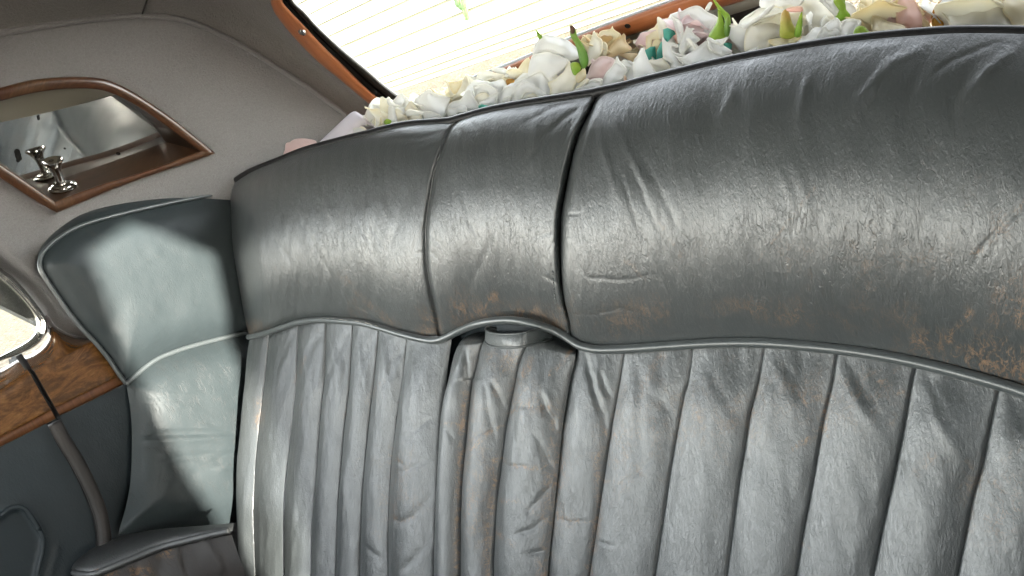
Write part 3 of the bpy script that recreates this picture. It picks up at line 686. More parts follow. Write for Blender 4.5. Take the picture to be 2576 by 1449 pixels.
def flute(La, Rb, H, h0, seed, nx=34, ny=150, topfun=None, wrap=False, parent=None, ytop=None):
    yl = at_y(La, 0) if False else None
    yL = np.linspace(La[0][1], La[-1][1], ny); yR = np.linspace(Rb[0][1], Rb[-1][1], ny)
    t = np.linspace(0, 1, ny); tt = t ** 1.15
    yL = La[0][1] + (La[-1][1] - La[0][1]) * tt; yR = Rb[0][1] + (Rb[-1][1] - Rb[0][1]) * tt
    oh = 0 * t if topfun is None else topfun(t)
    PL = seat(np.stack([at_y(La, yL), yL], 1), oh); PR = seat(np.stack([at_y(Rb, yR), yR], 1), oh)
    x = cl(nx, 1.25, 1.25)
    P = PL[:, None] * (1 - x[None, :, None]) + PR[:, None] * x[None, :, None]
    u = np.abs(2 * x - 1)
    prof = (1 - u ** 2.1)
    gro = -.0018 * (np.exp(-(x / .016) ** 2) + np.exp(-((1 - x) / .016) ** 2))
    rt = .30 + .70 * sst(0, .30, t)
    hh = h0 + H * rt[:, None] * prof[None] + gro[None]
    Q = P.reshape(-1, 3); q = proj(Q)
    ed = np.broadcast_to((1 - u ** 6)[None], hh.shape).ravel()
    h = hh.ravel() + .45 * strokes(q, PUCK, 5, seed) * (.25 + .75 * ed)
    stc = stcoord(Q, seed)
    h += ed * (.0042 * (fbm(stc[:, :2] * [34, 12], seed + 2, 3) - .45) + .0016 * (fbm(stc[:, :2] * [110, 40], seed + 6, 2) - .4))
    G = (Q + NS * h[:, None]).reshape(ny, nx, 3)
    if wrap:
        G = np.hstack([G[:, :1] + NS * (-.03 * k) + np.array([.004 * k, 0, 0]) for k in (4, 3, 2, 1)] + [G])
    Q = G.reshape(-1, 3); q = proj(Q)
    w = 1.45 * blobs(q, PBLOB)
    for poly, wd, a in PWEAR:
        d, _ = segdist(q, poly); w = np.maximum(w, a * np.exp(-(d / wd) ** 2))
    return grid('flute', G, M['leather'], parent or bench, dict(st=stcoord(Q, seed), wear=w, crack=.10 + .35 * fbm(q / 60., seed) ** 2), flip=True)
LS = [S_LEFT, S1, S2, S3, S4, S5, S6, SA0]
for i in range(7): flute(LS[i], LS[i + 1], .0092 + .004 * (i == 6), -.002 if i < 6 else 0, 10 + i, wrap=(i == 0))
RSEAM = [SC, RS1, RS2, RS3, RS4, RS5, RS6, RS7]
for i in range(7): flute(RSEAM[i], RSEAM[i + 1], .0082, -.001, 20 + i, nx=44, ny=170)
arm = thing('centre_arm_rest', 'folded up narrow arm rest of three fluted leather channels in the seat middle', 'arm rest')
ARS = [SA0, SA, SB, SC]
def armtop(t): return .004 - .024 * (1 - np.clip(t / .07, 0, 1)) ** 2
def shiftr(L, d): return [(x + d, y) for x, y in L]
AT = [[(1182, 841), (1163, 853), (1149, 874), (1138, 908), (1127, 966)] + SA0[3:], [(1224, 834), (1212, 866)] + SA[1:], [(1372, 834), (1345, 850)] + SB[1:], [(1446, 864)] + SC[1:]]
for i in range(3): flute(AT[i], AT[i + 1], .014, .0, 30 + i, nx=40, ny=170, topfun=armtop, wrap=(i == 0), parent=arm)
# pull strap with a row of stitches
sc = cat([(1246, 840), (1229, 838), (1222, 844), (1231, 852), (1255, 857), (1285, 858), (1315, 855), (1350, 846), (1388, 836)], 60)
hs_ = cat([(0, .004), (.10, .014), (.22, .030), (.42, .041), (.62, .040), (.82, .024), (1, .0)], 60)[:, 1]
c = seat(sc, hs_)
wv = VS * .0075
strap = np.stack([c + wv * k + NS * .0012 * (1 - k * k) for k in np.linspace(-1, 1, 9)], 1)
back = np.stack([c + wv * k - NS * .0022 for k in np.linspace(1, -1, 5)], 1)
G = np.concatenate([strap, back], 1); Q = G.reshape(-1, 3)
st_o = grid('pull_strap', G, M['piping'], arm, dict(st=stcoord(Q, 5) * [3, 3, 1], wear=np.full(len(Q), .1), crack=np.full(len(Q), .6)), wrap=True)
for k in (-.8, .8):
    tube('strap_edge', c + wv * k * 1.12 + NS * .0008, .0011, M['piping'], st_o, 6)

# ================================================================== left corner pad
def padX(P): return -1.142 - .09 * (P[:, 1] - .23) - .05 * (P[:, 2] + .08)
def gpad(off): return lambda P: -(P[:, 0] - padX(P) - off)
PAD_OUT = [(592, 482), (500, 497), (400, 517), (300, 540), (217, 563), (167, 586), (133, 610), (110, 633), (100, 656), (102, 678), (113, 698), (140, 738), (173, 785), (207, 828), (240, 862),
           (273, 902), (300, 942), (318, 966)]
PAD_SEAM = [(318, 966), (340, 946), (367, 923), (400, 901), (450, 881), (500, 866), (550, 853), (623, 836), (680, 824)]
PAD_LOW = [(318, 966), (328, 1033), (332, 1099), (329, 1199), (319, 1266), (297, 1343)]
PAD_BOT = [(297, 1345), (367, 1335), (433, 1329), (500, 1324), (590, 1315), (660, 1306)]
pad = thing('corner_pad', 'blue grey leather corner pad between the bench and the side window', 'seat pad')
PFOLD = [([(355, 1015), (420, 1005), (520, 1010)], 6, -.0014), ([(350, 1095), (450, 1092), (590, 1088)], 6, -.0030), ([(360, 1108), (470, 1108), (580, 1098)], 6, .0022),
         ([(400, 1165), (470, 1150), (560, 1140)], 7, -.0022), ([(520, 1170), (560, 1150), (600, 1140)], 8, -.0026), ([(540, 1185), (590, 1170)], 8, .002), ([(500, 1050), (600, 1095)], 6, -.0014), ([(360, 1120), (410, 1128)], 5, -.0018), ([(400, 1230), (460, 1290)], 30, .003)]
def padpatch(name, poly, step, Hb, w, mat, seed, crack=.15, wearx=()):
    V2, F2, _ = cdt(poly, step)
    d, _ = segdist(V2, np.vstack([poly, poly[:1]]))
    h = Hb * (1 - np.exp(-(d / w) ** 1.2)) + strokes(V2, PFOLD, 3, seed) * sst(0, 20, d) + .003 * sst(0, 30, d) * (fbm(V2 / 60., seed) - .45)
    P = hit(V2, gpad(h))
    stc = np.stack([P[:, 1] * .8, P[:, 2], np.full(len(P), seed)], 1)
    w_ = np.zeros(len(P))
    for pl, wd, a in wearx:
        dd, _ = segdist(V2, pl); w_ = np.maximum(w_, a * np.exp(-(dd / wd) ** 2))
    return mesh(name, P, F2, mat, pad, attrs=dict(st=stc, wear=w_, crack=np.full(len(P), crack)))
up_poly = np.vstack([cat(PAD_OUT, 70), cat(PAD_SEAM, 40)[1:], [(720, 650), (700, 500)]])
padpatch('upper_panel', up_poly, 9, .030, 38, M['leather_smooth'], 41)
lo_poly = np.vstack([cat(PAD_SEAM, 40), [(700, 1000), (690, 1200)], cat(PAD_BOT, 30)[::-1], cat(PAD_LOW, 30)[::-1][1:-1]])
padpatch('lower_panel', lo_poly, 9, .034, 45, M['leather_smooth'], 42, .4)
tube('piping', hit(cat(PAD_OUT, 120), gpad(.004)), .0030, M['piping'], pad, 10, side=(1, 0, 0))
tube('piping', hit(cat(PAD_SEAM, 80), gpad(.006)), .0036, M['piping'], pad, 10, side=(1, 0, 0))
# side of the pad, between its piping and the cloth
SIDE = [(592, 474), (500, 478), (430, 480), (360, 490), (267, 510), (200, 536), (150, 573), (118, 604), (98, 640), (95, 664), (103, 692), (132, 738)]
a_ = cat(SIDE, 60); b_ = cat(PAD_OUT[:12], 60)
Pa = hit(a_, gpad(-.062)); Pb = hit(b_, gpad(.000))
rows = [Pa * (1 - k) + Pb * k + np.array([1, -.3, .3]) * .012 * math.sin(k * math.pi) for k in np.linspace(0, 1, 9)]
G = np.stack(rows); Q = G.reshape(-1, 3)
grid('side_strip', G, M['leather_smooth'], pad, dict(st=np.stack([Q[:, 1], Q[:, 2], Q[:, 0]], 1), wear=np.zeros(len(Q)), crack=np.zeros(len(Q))), flip=True)

# ================================================================== side arm rest
ARM_Z = -.458
TOPO = [(588, 1316), (500, 1323), (400, 1331), (317, 1346), (267, 1363), (233, 1379), (200, 1403), (182, 1423), (180, 1434), (186, 1441), (200, 1445), (233, 1446), (267, 1434), (333, 1407), (400, 1380), (467, 1362),
        (533, 1346), (585, 1335)]
FRONT = [(186, 1441), (200, 1445), (233, 1446), (267, 1434), (333, 1407), (400, 1380), (467, 1362), (533, 1346), (578, 1336)]
sarm = thing('side_arm_rest', 'worn dark leather arm rest below the left corner pad, tan where rubbed', 'arm rest')
poly = cat(TOPO, 110); V2, F2, _ = cdt(poly, 9); d, _ = segdist(V2, np.vstack([poly, poly[:1]]))
P = hit(V2, lambda Q: -(Q[:, 2] - ARM_Z - .012 * (1 - np.exp(-d / 18))))
wv_ = np.zeros(len(P))
for pl, wd, a in (([(240, 1440), (290, 1428)], 7, 1.0), ([(300, 1424), (330, 1410)], 8, .9), ([(395, 1378), (420, 1372)], 8, .8), ([(200, 1446), (240, 1446)], 7, .6)):
    dd, _ = segdist(V2, pl); wv_ = np.maximum(wv_, a * np.exp(-(dd / wd) ** 2))
mesh('top_panel', P, F2, M['leather_arm'], sarm, attrs=dict(st=np.stack([P[:, 1], P[:, 0], np.full(len(P), 3)], 1), wear=wv_, crack=np.full(len(P), .25)))
fp = cat(FRONT, 100); PF = hit(fp, lambda Q: -(Q[:, 2] - ARM_Z))
tube('piping', PF + np.array([0, 0, .001]), .0040, M['leather_arm'], sarm, 10)
down = np.linspace(0, 1, 24)
G = np.stack([PF + np.array([.020 * math.sin(min(1, k * 5) * math.pi / 2) - .03 * k, -.010 * math.sin(min(1, k * 5) * math.pi / 2), -.006 - .26 * k]) for k in down])
Q = G.reshape(-1, 3); q = proj(Q)
Q = Q + np.array([1, -.3, 0]) * strokes(q, [([(470, 1375), (460, 1410), (480, 1449)], 8, -.006), ([(420, 1390), (400, 1430), (390, 1460)], 10, -.006), ([(500, 1370), (540, 1400), (560, 1449)], 14, .006), ([(350, 1420), (340, 1460)], 9, -.004), ([(500, 1365), (520, 1372), (540, 1380)], 4, -.003)], 4, 5)[:, None]
wf = np.zeros(len(Q)); q = proj(Q)
for pl, wd, a in (([(330, 1449), (370, 1440)], 14, .9), ([(180, 1450), (240, 1452), (300, 1436)], 6, .7), ([(395, 1388), (430, 1378)], 8, .8)):
    dd, _ = segdist(q, pl); wf = np.maximum(wf, a * np.exp(-(dd / wd) ** 2))
grid('front_panel', Q.reshape(G.shape), M['leather_brown'], sarm, dict(st=np.stack([Q[:, 1], Q[:, 2], np.full(len(Q), 4)], 1), wear=wf, crack=np.full(len(Q), .6)), flip=True)

# ================================================================== cloth quarter lining, headlining
def linX(P):
    return -1.215 + .24 * np.maximum(0, P[:, 2] + .10) + .45 * np.maximum(0, P[:, 1] - .36) ** 2
def glin(off=0.0): return lambda P: -(P[:, 0] - linX(P) - off)
LPIPE = [(-80, 98), (0, 83), (67, 73), (133, 62), (200, 52), (267, 44), (320, 41), (370, 40), (420, 43), (467, 52), (517, 69), (560, 90), (620, 122), (700, 172), (767, 215), (820, 252), (862, 284), (900, 312)]
MO_UP = [(-80, 236), (0, 220), (67, 203), (133, 195), (200, 193), (253, 197), (293, 210), (333, 230), (383, 262), (433, 297), (483, 337), (520, 367), (543, 386)]
MO_LOW = [(543, 386), (467, 412), (367, 446), (283, 477), (247, 492), (143, 536)]
MO_LEFT = [(143, 536), (100, 512), (50, 481), (0, 447), (-80, 392)]
MI_UP = [(-80, 272), (0, 255), (67, 238), (133, 227), (200, 223), (253, 227), (293, 240), (333, 260), (383, 292), (433, 328), (480, 363), (503, 380)]
MI_LOW = [(503, 380), (367, 430), (267, 460), (200, 483), (137, 507)]
MI_LEFT = [(137, 507), (100, 480), (50, 445), (0, 411), (-80, 356)]
quarter = thing('quarter_lining', 'pale grey wool cloth covering the left rear side of the cabin', 'lining')
hole = np.vstack([cat(MI_UP, 50), cat(MI_LOW, 20)[1:], cat(MI_LEFT, 16)[1:]])
hole = np.vstack([hole + (hole.mean(0) - hole) * -.012])
hole[:, 0] = np.maximum(hole[:, 0], -74)
WIN_LIN = [(-80, 596), (0, 672), (33, 697), (67, 734), (97, 772), (113, 795), (122, 806), (130, 820), (150, 834), (183, 849), (235, 858)]
outer = np.vstack([cat(LPIPE, 80), [(905, 420), (700, 520), (560, 560), (330, 620), (230, 700), (240, 800), (262, 860)], cat(WIN_LIN, 50)[::-1], [(-84, 420)]])
V2, F2, _ = cdt(outer, 11, [hole])
dwin, _ = segdist(V2, WIN_LIN)
P = hit(V2, glin(-.040 * np.exp(-(dwin / 26) ** 1.5) + .010 * np.exp(-((dwin - 40) / 30) ** 2)))
mesh('side_cloth', P, F2, M['cloth'], quarter)
tube('piping', hit(cat(LPIPE, 160), glin(.004)), .0040, M['cloth'], quarter, 10, side=(1, 0, 0))
tube('lower_piping', hit(cat(WIN_LIN[5:], 50), glin(-.03)), .0032, M['cloth'], quarter, 8, side=(1, 0, 0))
# headlining: from the side piping over to the roof and to the rear window surround
NW = nrm(np.array([0, -1., -.9])); KW = -.90 / math.sqrt(1 + .81)      # rear window plane:  y + .9 z = .95
def win(px, off=0.0):
    px = np.atleast_2d(px); return hit_plane(px, NW, KW + np.broadcast_to(off, (len(px),)))
RW_O = [(676, -40), (681, 0), (687, 20), (703, 47), (750, 103), (800, 153), (859, 202), (925, 257), (965, 292), (990, 320)]
RW_I = [(706, -40), (710, 0), (720, 17), (767, 67), (817, 120), (859, 160), (909, 210), (955, 250), (1000, 288), (1030, 320)]
head = thing('headlining', 'brown grey cloth headlining arching above the side window', 'lining')
a_ = cat(LPIPE, 120)
pipe3 = hit(a_, glin(.002))
end_px = np.vstack([cat([(-80, -60), (60, -70), (200, -75), (350, -72), (520, -66), (676, -42)], 60), cat(RW_O, 61)[1:]])
end3 = win(end_px, -.004)
roof_part = dirs(end_px[:60]); ss = np.interp(np.linspace(0, 1, 60), [0, .5, 1], [.94, .95, np.linalg.norm(end3[59]) / np.linalg.norm(roof_part[59])])
end3[:60] = roof_part * ss[:, None]
kk = np.linspace(0, 1, 24)
G = np.stack([pipe3 * (1 - k) + end3 * k + (end3 - pipe3) * 0 + np.array([-.25, .35, .9]) * .018 * math.sin(k * math.pi) for k in kk])
grid('roof_cloth', G, M['cloth_head'], head, flip=True)
sm = cat([(357, 38), (362, 22), (370, 0), (380, -30)], 20)
gq = G.reshape(-1, 3); gp = proj(gq); SP = []
for p in sm:
    dd = np.linalg.norm(gp - p, axis=1); k4 = np.argsort(dd)[:4]; w4 = 1 / (dd[k4] + .5)
    SP.append((dirs([p])[0]) * ((np.linalg.norm(gq[k4], axis=1) * w4).sum() / w4.sum() / np.linalg.norm(dirs([p])[0])) * .9985)
tube('seam', np.array(SP), .0012, M['leather_brown'], head, 6)

# ------------------------------------------------------------------ vanity mirror recess
van = thing('vanity_mirror', 'mirror recess with curved walnut veneer frame in the grey side cloth', 'mirror')
def frame_strip(name, o, i, nn, parent, flip=False, s0=0):
    A_ = cat(o, nn); B_ = cat(i, nn)
    prof = [(0, .002), (.02, .010), (.12, .013), (.5, .014), (.88, .013), (.98, .011), (1.0, -.004)]
    rows = [hit(A_ * (1 - k) + B_ * k, glin(h)) for k, h in prof]
    G = np.stack(rows); L = np.r_[0, np.cumsum(np.linalg.norm(np.diff(G[3], axis=0), axis=1))]
    stv = np.zeros(G.shape); stv[..., 0] = L[None] + s0; stv[..., 1] = np.array([k * .03 for k, _ in prof])[:, None]
    return grid(name, G, M['veneer'], parent, dict(st=stv.reshape(-1, 3)), flip=flip)
frame_strip('frame_top', MO_UP, MI_UP, 90, van, True, .1)
frame_strip('frame_sill', MO_LOW, MI_LOW, 50, van, True, 1.27)
frame_strip('frame_end', MO_LEFT, MI_LEFT, 30, van, True, 2.13)
MIRR = np.array([(-80, 324), (0, 308), (100, 287), (200, 263), (293, 238), (330, 266), (375, 305), (417, 357), (317, 394), (240, 421), (160, 448), (93, 474), (40, 450), (-80, 400)], float)
MT = .35
mn = nrm(np.array([1, -.15, -MT]))
mref = hit([(250, 350)], glin(-.060))[0]
def mir(px, off=0.): px = np.atleast_2d(px); return hit_plane(px, mn, np.full(len(px), mref @ mn + off))
V2, F2, _ = cdt(MIRR, 3.2)
sp_ = np.zeros(len(V2))
for pl, wd in (([(43, 382), (48, 398)], 6.5), ([(103, 372), (96, 388), (90, 396)], 2.8), ([(95, 288), (97, 299)], 3.2), ([(49, 398), (45, 404)], 4), ([(295, 386), (300, 387)], 3), ([(162, 373), (164, 374)], 2.2)):
    dd, _ = segdist(V2, pl); sp_ = np.maximum(sp_, 1.25 * np.exp(-(dd / (wd * 1.3)) ** 2))
mesh('mirror_glass', mir(V2), F2, M['mirror'], van, attrs=dict(spot=sp_))
def ruled(name, A_, B_, mat, parent, nn=40, stm=1.0, flip=False, n2=6):
    A_, B_ = np.asarray(A_), np.asarray(B_)
    G = np.stack([A_ * (1 - k) + B_ * k for k in np.linspace(0, 1, n2)])
    Q = G.reshape(-1, 3)
    return grid(name, G, mat, parent, dict(st=np.stack([Q[:, 1] * stm, (Q[:, 0] + Q[:, 2]) * stm, Q[:, 2] * 0], 1)), flip=flip)
iu = hit(cat(MI_UP[:7], 50), glin(-.003)); mu = mir(cat(MIRR[:5], 50))
ruled('soffit', iu, mu, M['reveal'], van)
iu = hit(cat(MI_UP[6:], 40), glin(-.003)); mu = mir(cat(MIRR[4:8], 40))
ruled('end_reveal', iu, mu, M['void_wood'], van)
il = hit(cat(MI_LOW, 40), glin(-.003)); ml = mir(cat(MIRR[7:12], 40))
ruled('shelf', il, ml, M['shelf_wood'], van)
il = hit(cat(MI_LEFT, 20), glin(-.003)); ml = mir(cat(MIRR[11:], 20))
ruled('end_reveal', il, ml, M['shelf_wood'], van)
# chrome pull on the shelf
ka = hit([(160, 478)], glin(-.003))[0]; kb = mir([(160, 449)])[0]
kbase = None
for k in np.linspace(0, 1, 60):
    pass
i0 = hit([(200, 483)], glin(-.003))[0]; i1 = hit([(137, 507)], glin(-.003))[0]; i2 = mir([(160, 448)])[0]
sn = nrm(np.cross(i1 - i0, i2 - i0)); sn = sn if sn[2] > 0 else -sn
kbase = hit_plane([(159, 474)], sn, [i0 @ sn])[0]
sc_ = np.linalg.norm(kbase) / F * 1.04
knob = thing('chrome_knob', 'small trumpet shaped chrome knob on a round flange on the mirror shelf', 'knob')
prof = [(0, 0), (27, 0), (28, 3), (26, 5.5), (22, 6), (21, 8.5), (17, 10), (10, 11), (8.6, 14), (8.2, 20), (8.2, 28), (9.2, 38), (11.5, 47), (15, 54), (19.5, 59), (21.5, 61.5), (21, 63.5), (18, 63), (13, 58), (8, 54), (0, 52)]
flp = [(r * sc_ * .98, z * sc_) for r, z in prof[:8]]; kp = [(r * sc_ * .98, z * sc_) for r, z in prof[7:]]
kax = nrm(sn + np.array([.12, -.02, 0]) * 0)
lathe('flange', flp, kbase + sn * .0006, kax, M['steel'], knob); lathe('pull', kp, kbase + sn * .0006, kax, M['steel'], knob)

# ================================================================== side window, wood cappings, door
NX = np.array([-1., 0, 0])
def xpl(px, x): px = np.atleast_2d(px); return hit_plane(px, NX, np.full(len(px), -x) if np.isscalar(x) else -np.asarray(x))
GL = [(-90, 607), (0, 701), (33, 730), (67, 766), (87, 796), (92, 820), (83, 843), (60, 863), (0, 895), (-90, 942)]
CO = [(-90, 586), (0, 681), (33, 706), (67, 743), (97, 781), (114, 801), (119, 822), (113, 846), (90, 870), (57, 887), (0, 909), (-90, 952)]
sw = thing('side_window', 'left rear door window in a bright chrome frame with gravel outside', 'window')
poly = np.vstack([cat(GL, 60), [(-92, 700)]]); V2, F2, _ = cdt(poly + (poly - poly.mean(0)) * .02, 16)
gg = mesh('pane', xpl(V2, -1.235), F2, M['glass'], sw)
md = gg.modifiers.new('thickness', 'SOLIDIFY'); md.thickness = .004
A_ = cat(CO, 120); B_ = cat(GL, 120)
rows = [xpl(A_ * (1 - k) + B_ * k, x) for k, x in ((-.05, -1.225), (0, -1.215), (.18, -1.207), (.34, -1.211), (.40, -1.218), (.48, -1.218), (.58, -1.21), (.76, -1.208), (.92, -1.215), (1.0, -1.227), (1.02, -1.255))]
grid('chrome_frame', np.stack(rows), M['chrome'], sw, flip=True)
# wood: upward sill face and upright face, for the door and for the quarter
def woodcap(name, label, top, bot, foot, xin, xout, ndiv=40):
    t = thing(name, label, 'wood trim')
    a, b, c = cat(top, ndiv), cat(bot, ndiv), cat(foot, ndiv)
    pa, pb, pc = xpl(a, xin), xpl(b, xout), xpl(c, xout + .004)
    rows = [pa + np.array([-.02, 0, -.02]), pa] + [pa * (1 - k) + pb * k for k in (.25, .5, .75, .93)] + [pb + np.array([.0005, 0, -.001])]
    up = np.stack(rows); Q = up.reshape(-1, 3)
    grid('sill_face', up, M['burl'], t, dict(st=np.stack([Q[:, 1], Q[:, 0] + Q[:, 2], np.full(len(Q), 1)], 1)))
    kk = (0, .05, .2, .4, .6, .75, .80, .81, .82, .9, .98, 1.0)
    off = (-.0012, .001, .001, .001, .001, .001, .001, -.0004, .0008, .0008, .0002, -.004)
    G = np.stack([pb * (1 - k) + pc * k + np.array([o_, 0, 0]) for k, o_ in zip(kk, off)]); Q = G.reshape(-1, 3)
    grid('upright_face', G[:8], M['burl'], t, dict(st=np.stack([Q[:, 1], Q[:, 2], np.full(len(Q), 2)], 1).reshape(*G.shape)[:8].reshape(-1, 3)))
    stb = np.stack([Q[:, 1], Q[:, 2], np.full(len(Q), 2)], 1).reshape(G.shape)[7:]
    stb = stb * [1, .3, 1]
    grid('cross_band', G[7:], M['veneer_low'], t, dict(st=stb.reshape(-1, 3)))
    # end grain edges
    for e in (0, -1):
        col_ = np.vstack([up[:, e], G[:, e]]); rowb = col_ + np.array([-.05, 0, 0])
        grid('end_edge', np.stack([col_, rowb]), M['void'], t, flip=(e == 0))
    return t
M['veneer_low'] = wood('dark_cross_band', [(.3, (.05, .018, .006)), (.55, (.11, .042, .014)), (.75, (.16, .07, .026))], 22, .6, .3, (6, 1, 1), coat=.4)
woodcap('door_capping', 'burr walnut capping on the door, cut off at the black gap', [(-90, 962), (-20, 938), (0, 930), (20, 919), (42, 906), (50, 905)], [(-90, 1024), (0, 978), (30, 960), (72, 935)], [(-90, 1169), (0, 1126), (70, 1091), (141, 1055)], -1.217, -1.167)
woodcap('quarter_capping', 'burr walnut capping behind the black gap, running under the corner pad', [(56, 898), (80, 890), (105, 872), (122, 848), (128, 822), (150, 834), (183, 849), (240, 858), (290, 860)], [(84, 931), (150, 899), (217, 866), (260, 845), (300, 826)], [(151, 1047), (230, 1009), (317, 965), (360, 944)], -1.217, -1.165)
# black gap and seal in the door shut line
gap = thing('door_seal', 'round dark leather draught seal down the rear edge of the door', 'door seal')
gl_ = cat([(46, 893), (62, 915), (80, 940), (112, 995), (147, 1054)], 40)
Pg = xpl(gl_, -1.179)
tube('shut_line', Pg, .0042, M['void'], gap, 8)
TB = [(137, 1063), (160, 1106), (193, 1159), (227, 1226), (250, 1283), (260, 1326), (263, 1362), (262, 1400)]
tube('seal_roll', xpl(cat(TB, 60), np.linspace(-1.163, -1.151, 60)), .0088, M['leather_brown'], gap, 16)
tb2 = np.array(TB, float); tb2[:, 0] -= 15
tube('seal_lip', xpl(cat(tb2, 60), np.linspace(-1.175, -1.165, 60)), .0040, M['void'], gap, 8)
door = thing('door_card', 'dark blue grey leather door trim with a raised pocket outline', 'door trim')
DOOR = np.vstack([cat([(-100, 1172), (0, 1124), (70, 1088), (141, 1052)], 30), cat([(150, 1080), (180, 1150), (212, 1220), (236, 1290), (246, 1350), (250, 1420)], 40), [(250, 1530), (-100, 1530)]])
POCK = [(-80, 1335), (0, 1296), (20, 1281), (40, 1275), (57, 1278), (73, 1293), (90, 1319), (103, 1343), (108, 1359), (107, 1386), (100, 1416), (93, 1449), (80, 1530)]
V2, F2, _ = cdt(DOOR, 10)
pk = cat(POCK, 100); dpk, _ = segdist(V2, pk)
ins = inside(V2, np.vstack([pk, [(-120, 1530)], [(-120, 1340)]]))
rid = np.array([(145, 1380), (140, 1405), (130, 1430), (122, 1460), (112, 1530)], float); drd, _ = segdist(V2, rid)
off = np.where(ins, -.006, .0) * sst(0, 10, dpk) + .004 * np.exp(-(dpk / 7) ** 2) + .003 * np.exp(-(drd / 6) ** 2) + .004 * (fbm(V2 / 120., 3) - .4)
P = xpl(V2, -1.173 + off)
mesh('card_cover', P, F2, M['leather_dark'], door, attrs=dict(st=np.stack([P[:, 1], P[:, 2], np.full(len(P), 6)], 1), wear=np.zeros(len(P)), crack=np.zeros(len(P))))
tube('pocket_piping', xpl(pk, -1.168), .0034, M['leather_dark'], door, 8)
ql = thing('leather_side_trim', 'dark leather panel between the door seal and the corner pad', 'side panel')
QP = np.vstack([cat([(140, 1040), (150, 1046), (230, 1008), (320, 963), (360, 944)], 30), [(380, 1100), (360, 1340), (320, 1380), (255, 1400)], cat([(252, 1350), (240, 1290), (214, 1225), (180, 1150)], 20)])
V2, F2, _ = cdt(QP, 10); P = xpl(V2, -1.171 + .004 * (fbm(V2 / 100., 8) - .4))
mesh('panel_cover', P, F2, M['leather_dark'], ql, attrs=dict(st=np.stack([P[:, 1], P[:, 2], np.full(len(P), 7)], 1), wear=np.zeros(len(P)), crack=np.zeros(len(P))))
# ================================================================== rear window
rw = thing('rear_window', 'sloping rear window in an orange brown wooden frame', 'window')
def wstrip(name, o, i, nn, prof, mat, seedst=0, flip=False):
    A_ = cat(o, nn); B_ = cat(i, nn)
    G = np.stack([win(A_ * (1 - k) + B_ * k, h) for k, h in prof])
    L = np.r_[0, np.cumsum(np.linalg.norm(np.diff(G[len(prof) // 2], axis=0), axis=1))]
    stv = np.zeros(G.shape); stv[..., 0] = L[None] + seedst; stv[..., 1] = np.array([k * .03 for k, _ in prof])[:, None]
    return grid(name, G, mat, rw, dict(st=stv.reshape(-1, 3)), flip=flip)
wprof = [(-.06, -.008), (0, .003), (.10, .011), (.3, .014), (.7, .014), (.9, .012), (1.0, .006), (1.02, -.01)]
wstrip('side_frame', RW_O, RW_I, 90, wprof, M['pear'], 0, True)
RB_T = [(1120, 230), (1200, 194), (1259, 172), (1335, 140), (1400, 112), (1492, 76), (1580, 43), (1717, -6), (1900, -70)]
RB_B = [(1140, 262), (1215, 226), (1275, 203), (1350, 172), (1420, 144), (1510, 112), (1575, 91), (1659, 66), (1717, 46), (1850, 8), (1960, -30)]
wstrip('bottom_frame', RB_T, RB_B, 90, wprof, M['pear'], 3, True)
e_t = cat(RB_T, 90); e_b = e_t + np.array([-2.2, -6.5])
wstrip('pale_edge', e_b, e_t, 90, [(0, -.004), (.1, .004), (.6, .006), (1, .004)], simple('pale_grey_edge', (.50, .54, .60), .5)[0], 0, True)
G_E = [(729, -40), (737, 0), (765, 28), (800, 67), (859, 122), (925, 177), (959, 207), (999, 238), (1040, 268)]
wstrip('rubber_seal', cat(RW_I, 90), cat(G_E, 90), 90, [(-.02, -.006), (.1, -.004), (.25, -.010), (.40, -.012), (.5, -.004), (.65, .002), (.85, .0), (1.0, -.010), (1.04, -.02)], M['rubber'], 0, True)
poly = np.array([(705, -60), (745, 0), (870, 110), (1040, 262), (1150, 232), (1400, 125), (1720, 4), (1900, -60)], float)
V2, F2, _ = cdt(poly, 30)
pg = mesh('pane', win(V2, -.014), F2, M['glass'], rw)
FB = cat(RB_B, 90)
wstrip('felt_strip', FB + [-3, -6], FB + np.array([8, 24]), 90, [(0, -.004), (.2, .002), (.9, .002), (1, -.006)], M['felt'], 0, True)
wstrip('lower_panel', FB + [6, 18], FB + np.array([60, 190]), 90, [(0, -.008), (.5, -.01), (1, -.01)], M['leather_brown'], 0, True)
scr = np.array([(760, 82)]); sp0 = win(scr, .0145)[0]
ax = NW
sr = np.linalg.norm(sp0) / F
so_ = lathe('screw', [(0, .0018), (4, .0018), (7.5 , .0012), (8.6, .0004), (9.6, 0), (9.8, -.002)] if False else [(9.8 * sr, -.002), (9.6 * sr, .0006), (8.2 * sr, .0012), (7.4 * sr, .0008), (6.6 * sr, .0012), (4 * sr, .0022), (0.01 * sr, .0026)], sp0, ax, M['chrome'], rw, 20)
a1 = win([(757, 75)], .0172)[0]; a2 = win([(763, 90)], .0172)[0]
tube('screw_slot', np.array([a1, (a1 + a2) / 2, a2]), .0007, M['void'], rw, 6)
for hx, hy, rr in ((943, 231, 5.0), (1579, 65, 5.5)):
    hp_ = win([(hx, hy)], .0138)[0]; r_ = np.linalg.norm(hp_) / F * rr
    lathe('screw_hole', [(r_ * 1.35, .0), (r_ * 1.2, .0012), (r_, .0010), (r_ * .8, .0006), (.0001, .0005)], hp_, NW, M['void'], rw, 16)
# parcel shelf
V, Fc = bx(-1.08, .10, .715, 1.08, -.150, -.130)
shf = quadmesh('parcel_shelf', V, Fc, simple('brown_shelf_cloth', (.20, .15, .12), .9)[0]); tag(shf, 'narrow brown cloth shelf behind the bench under the roses', 'shelf')

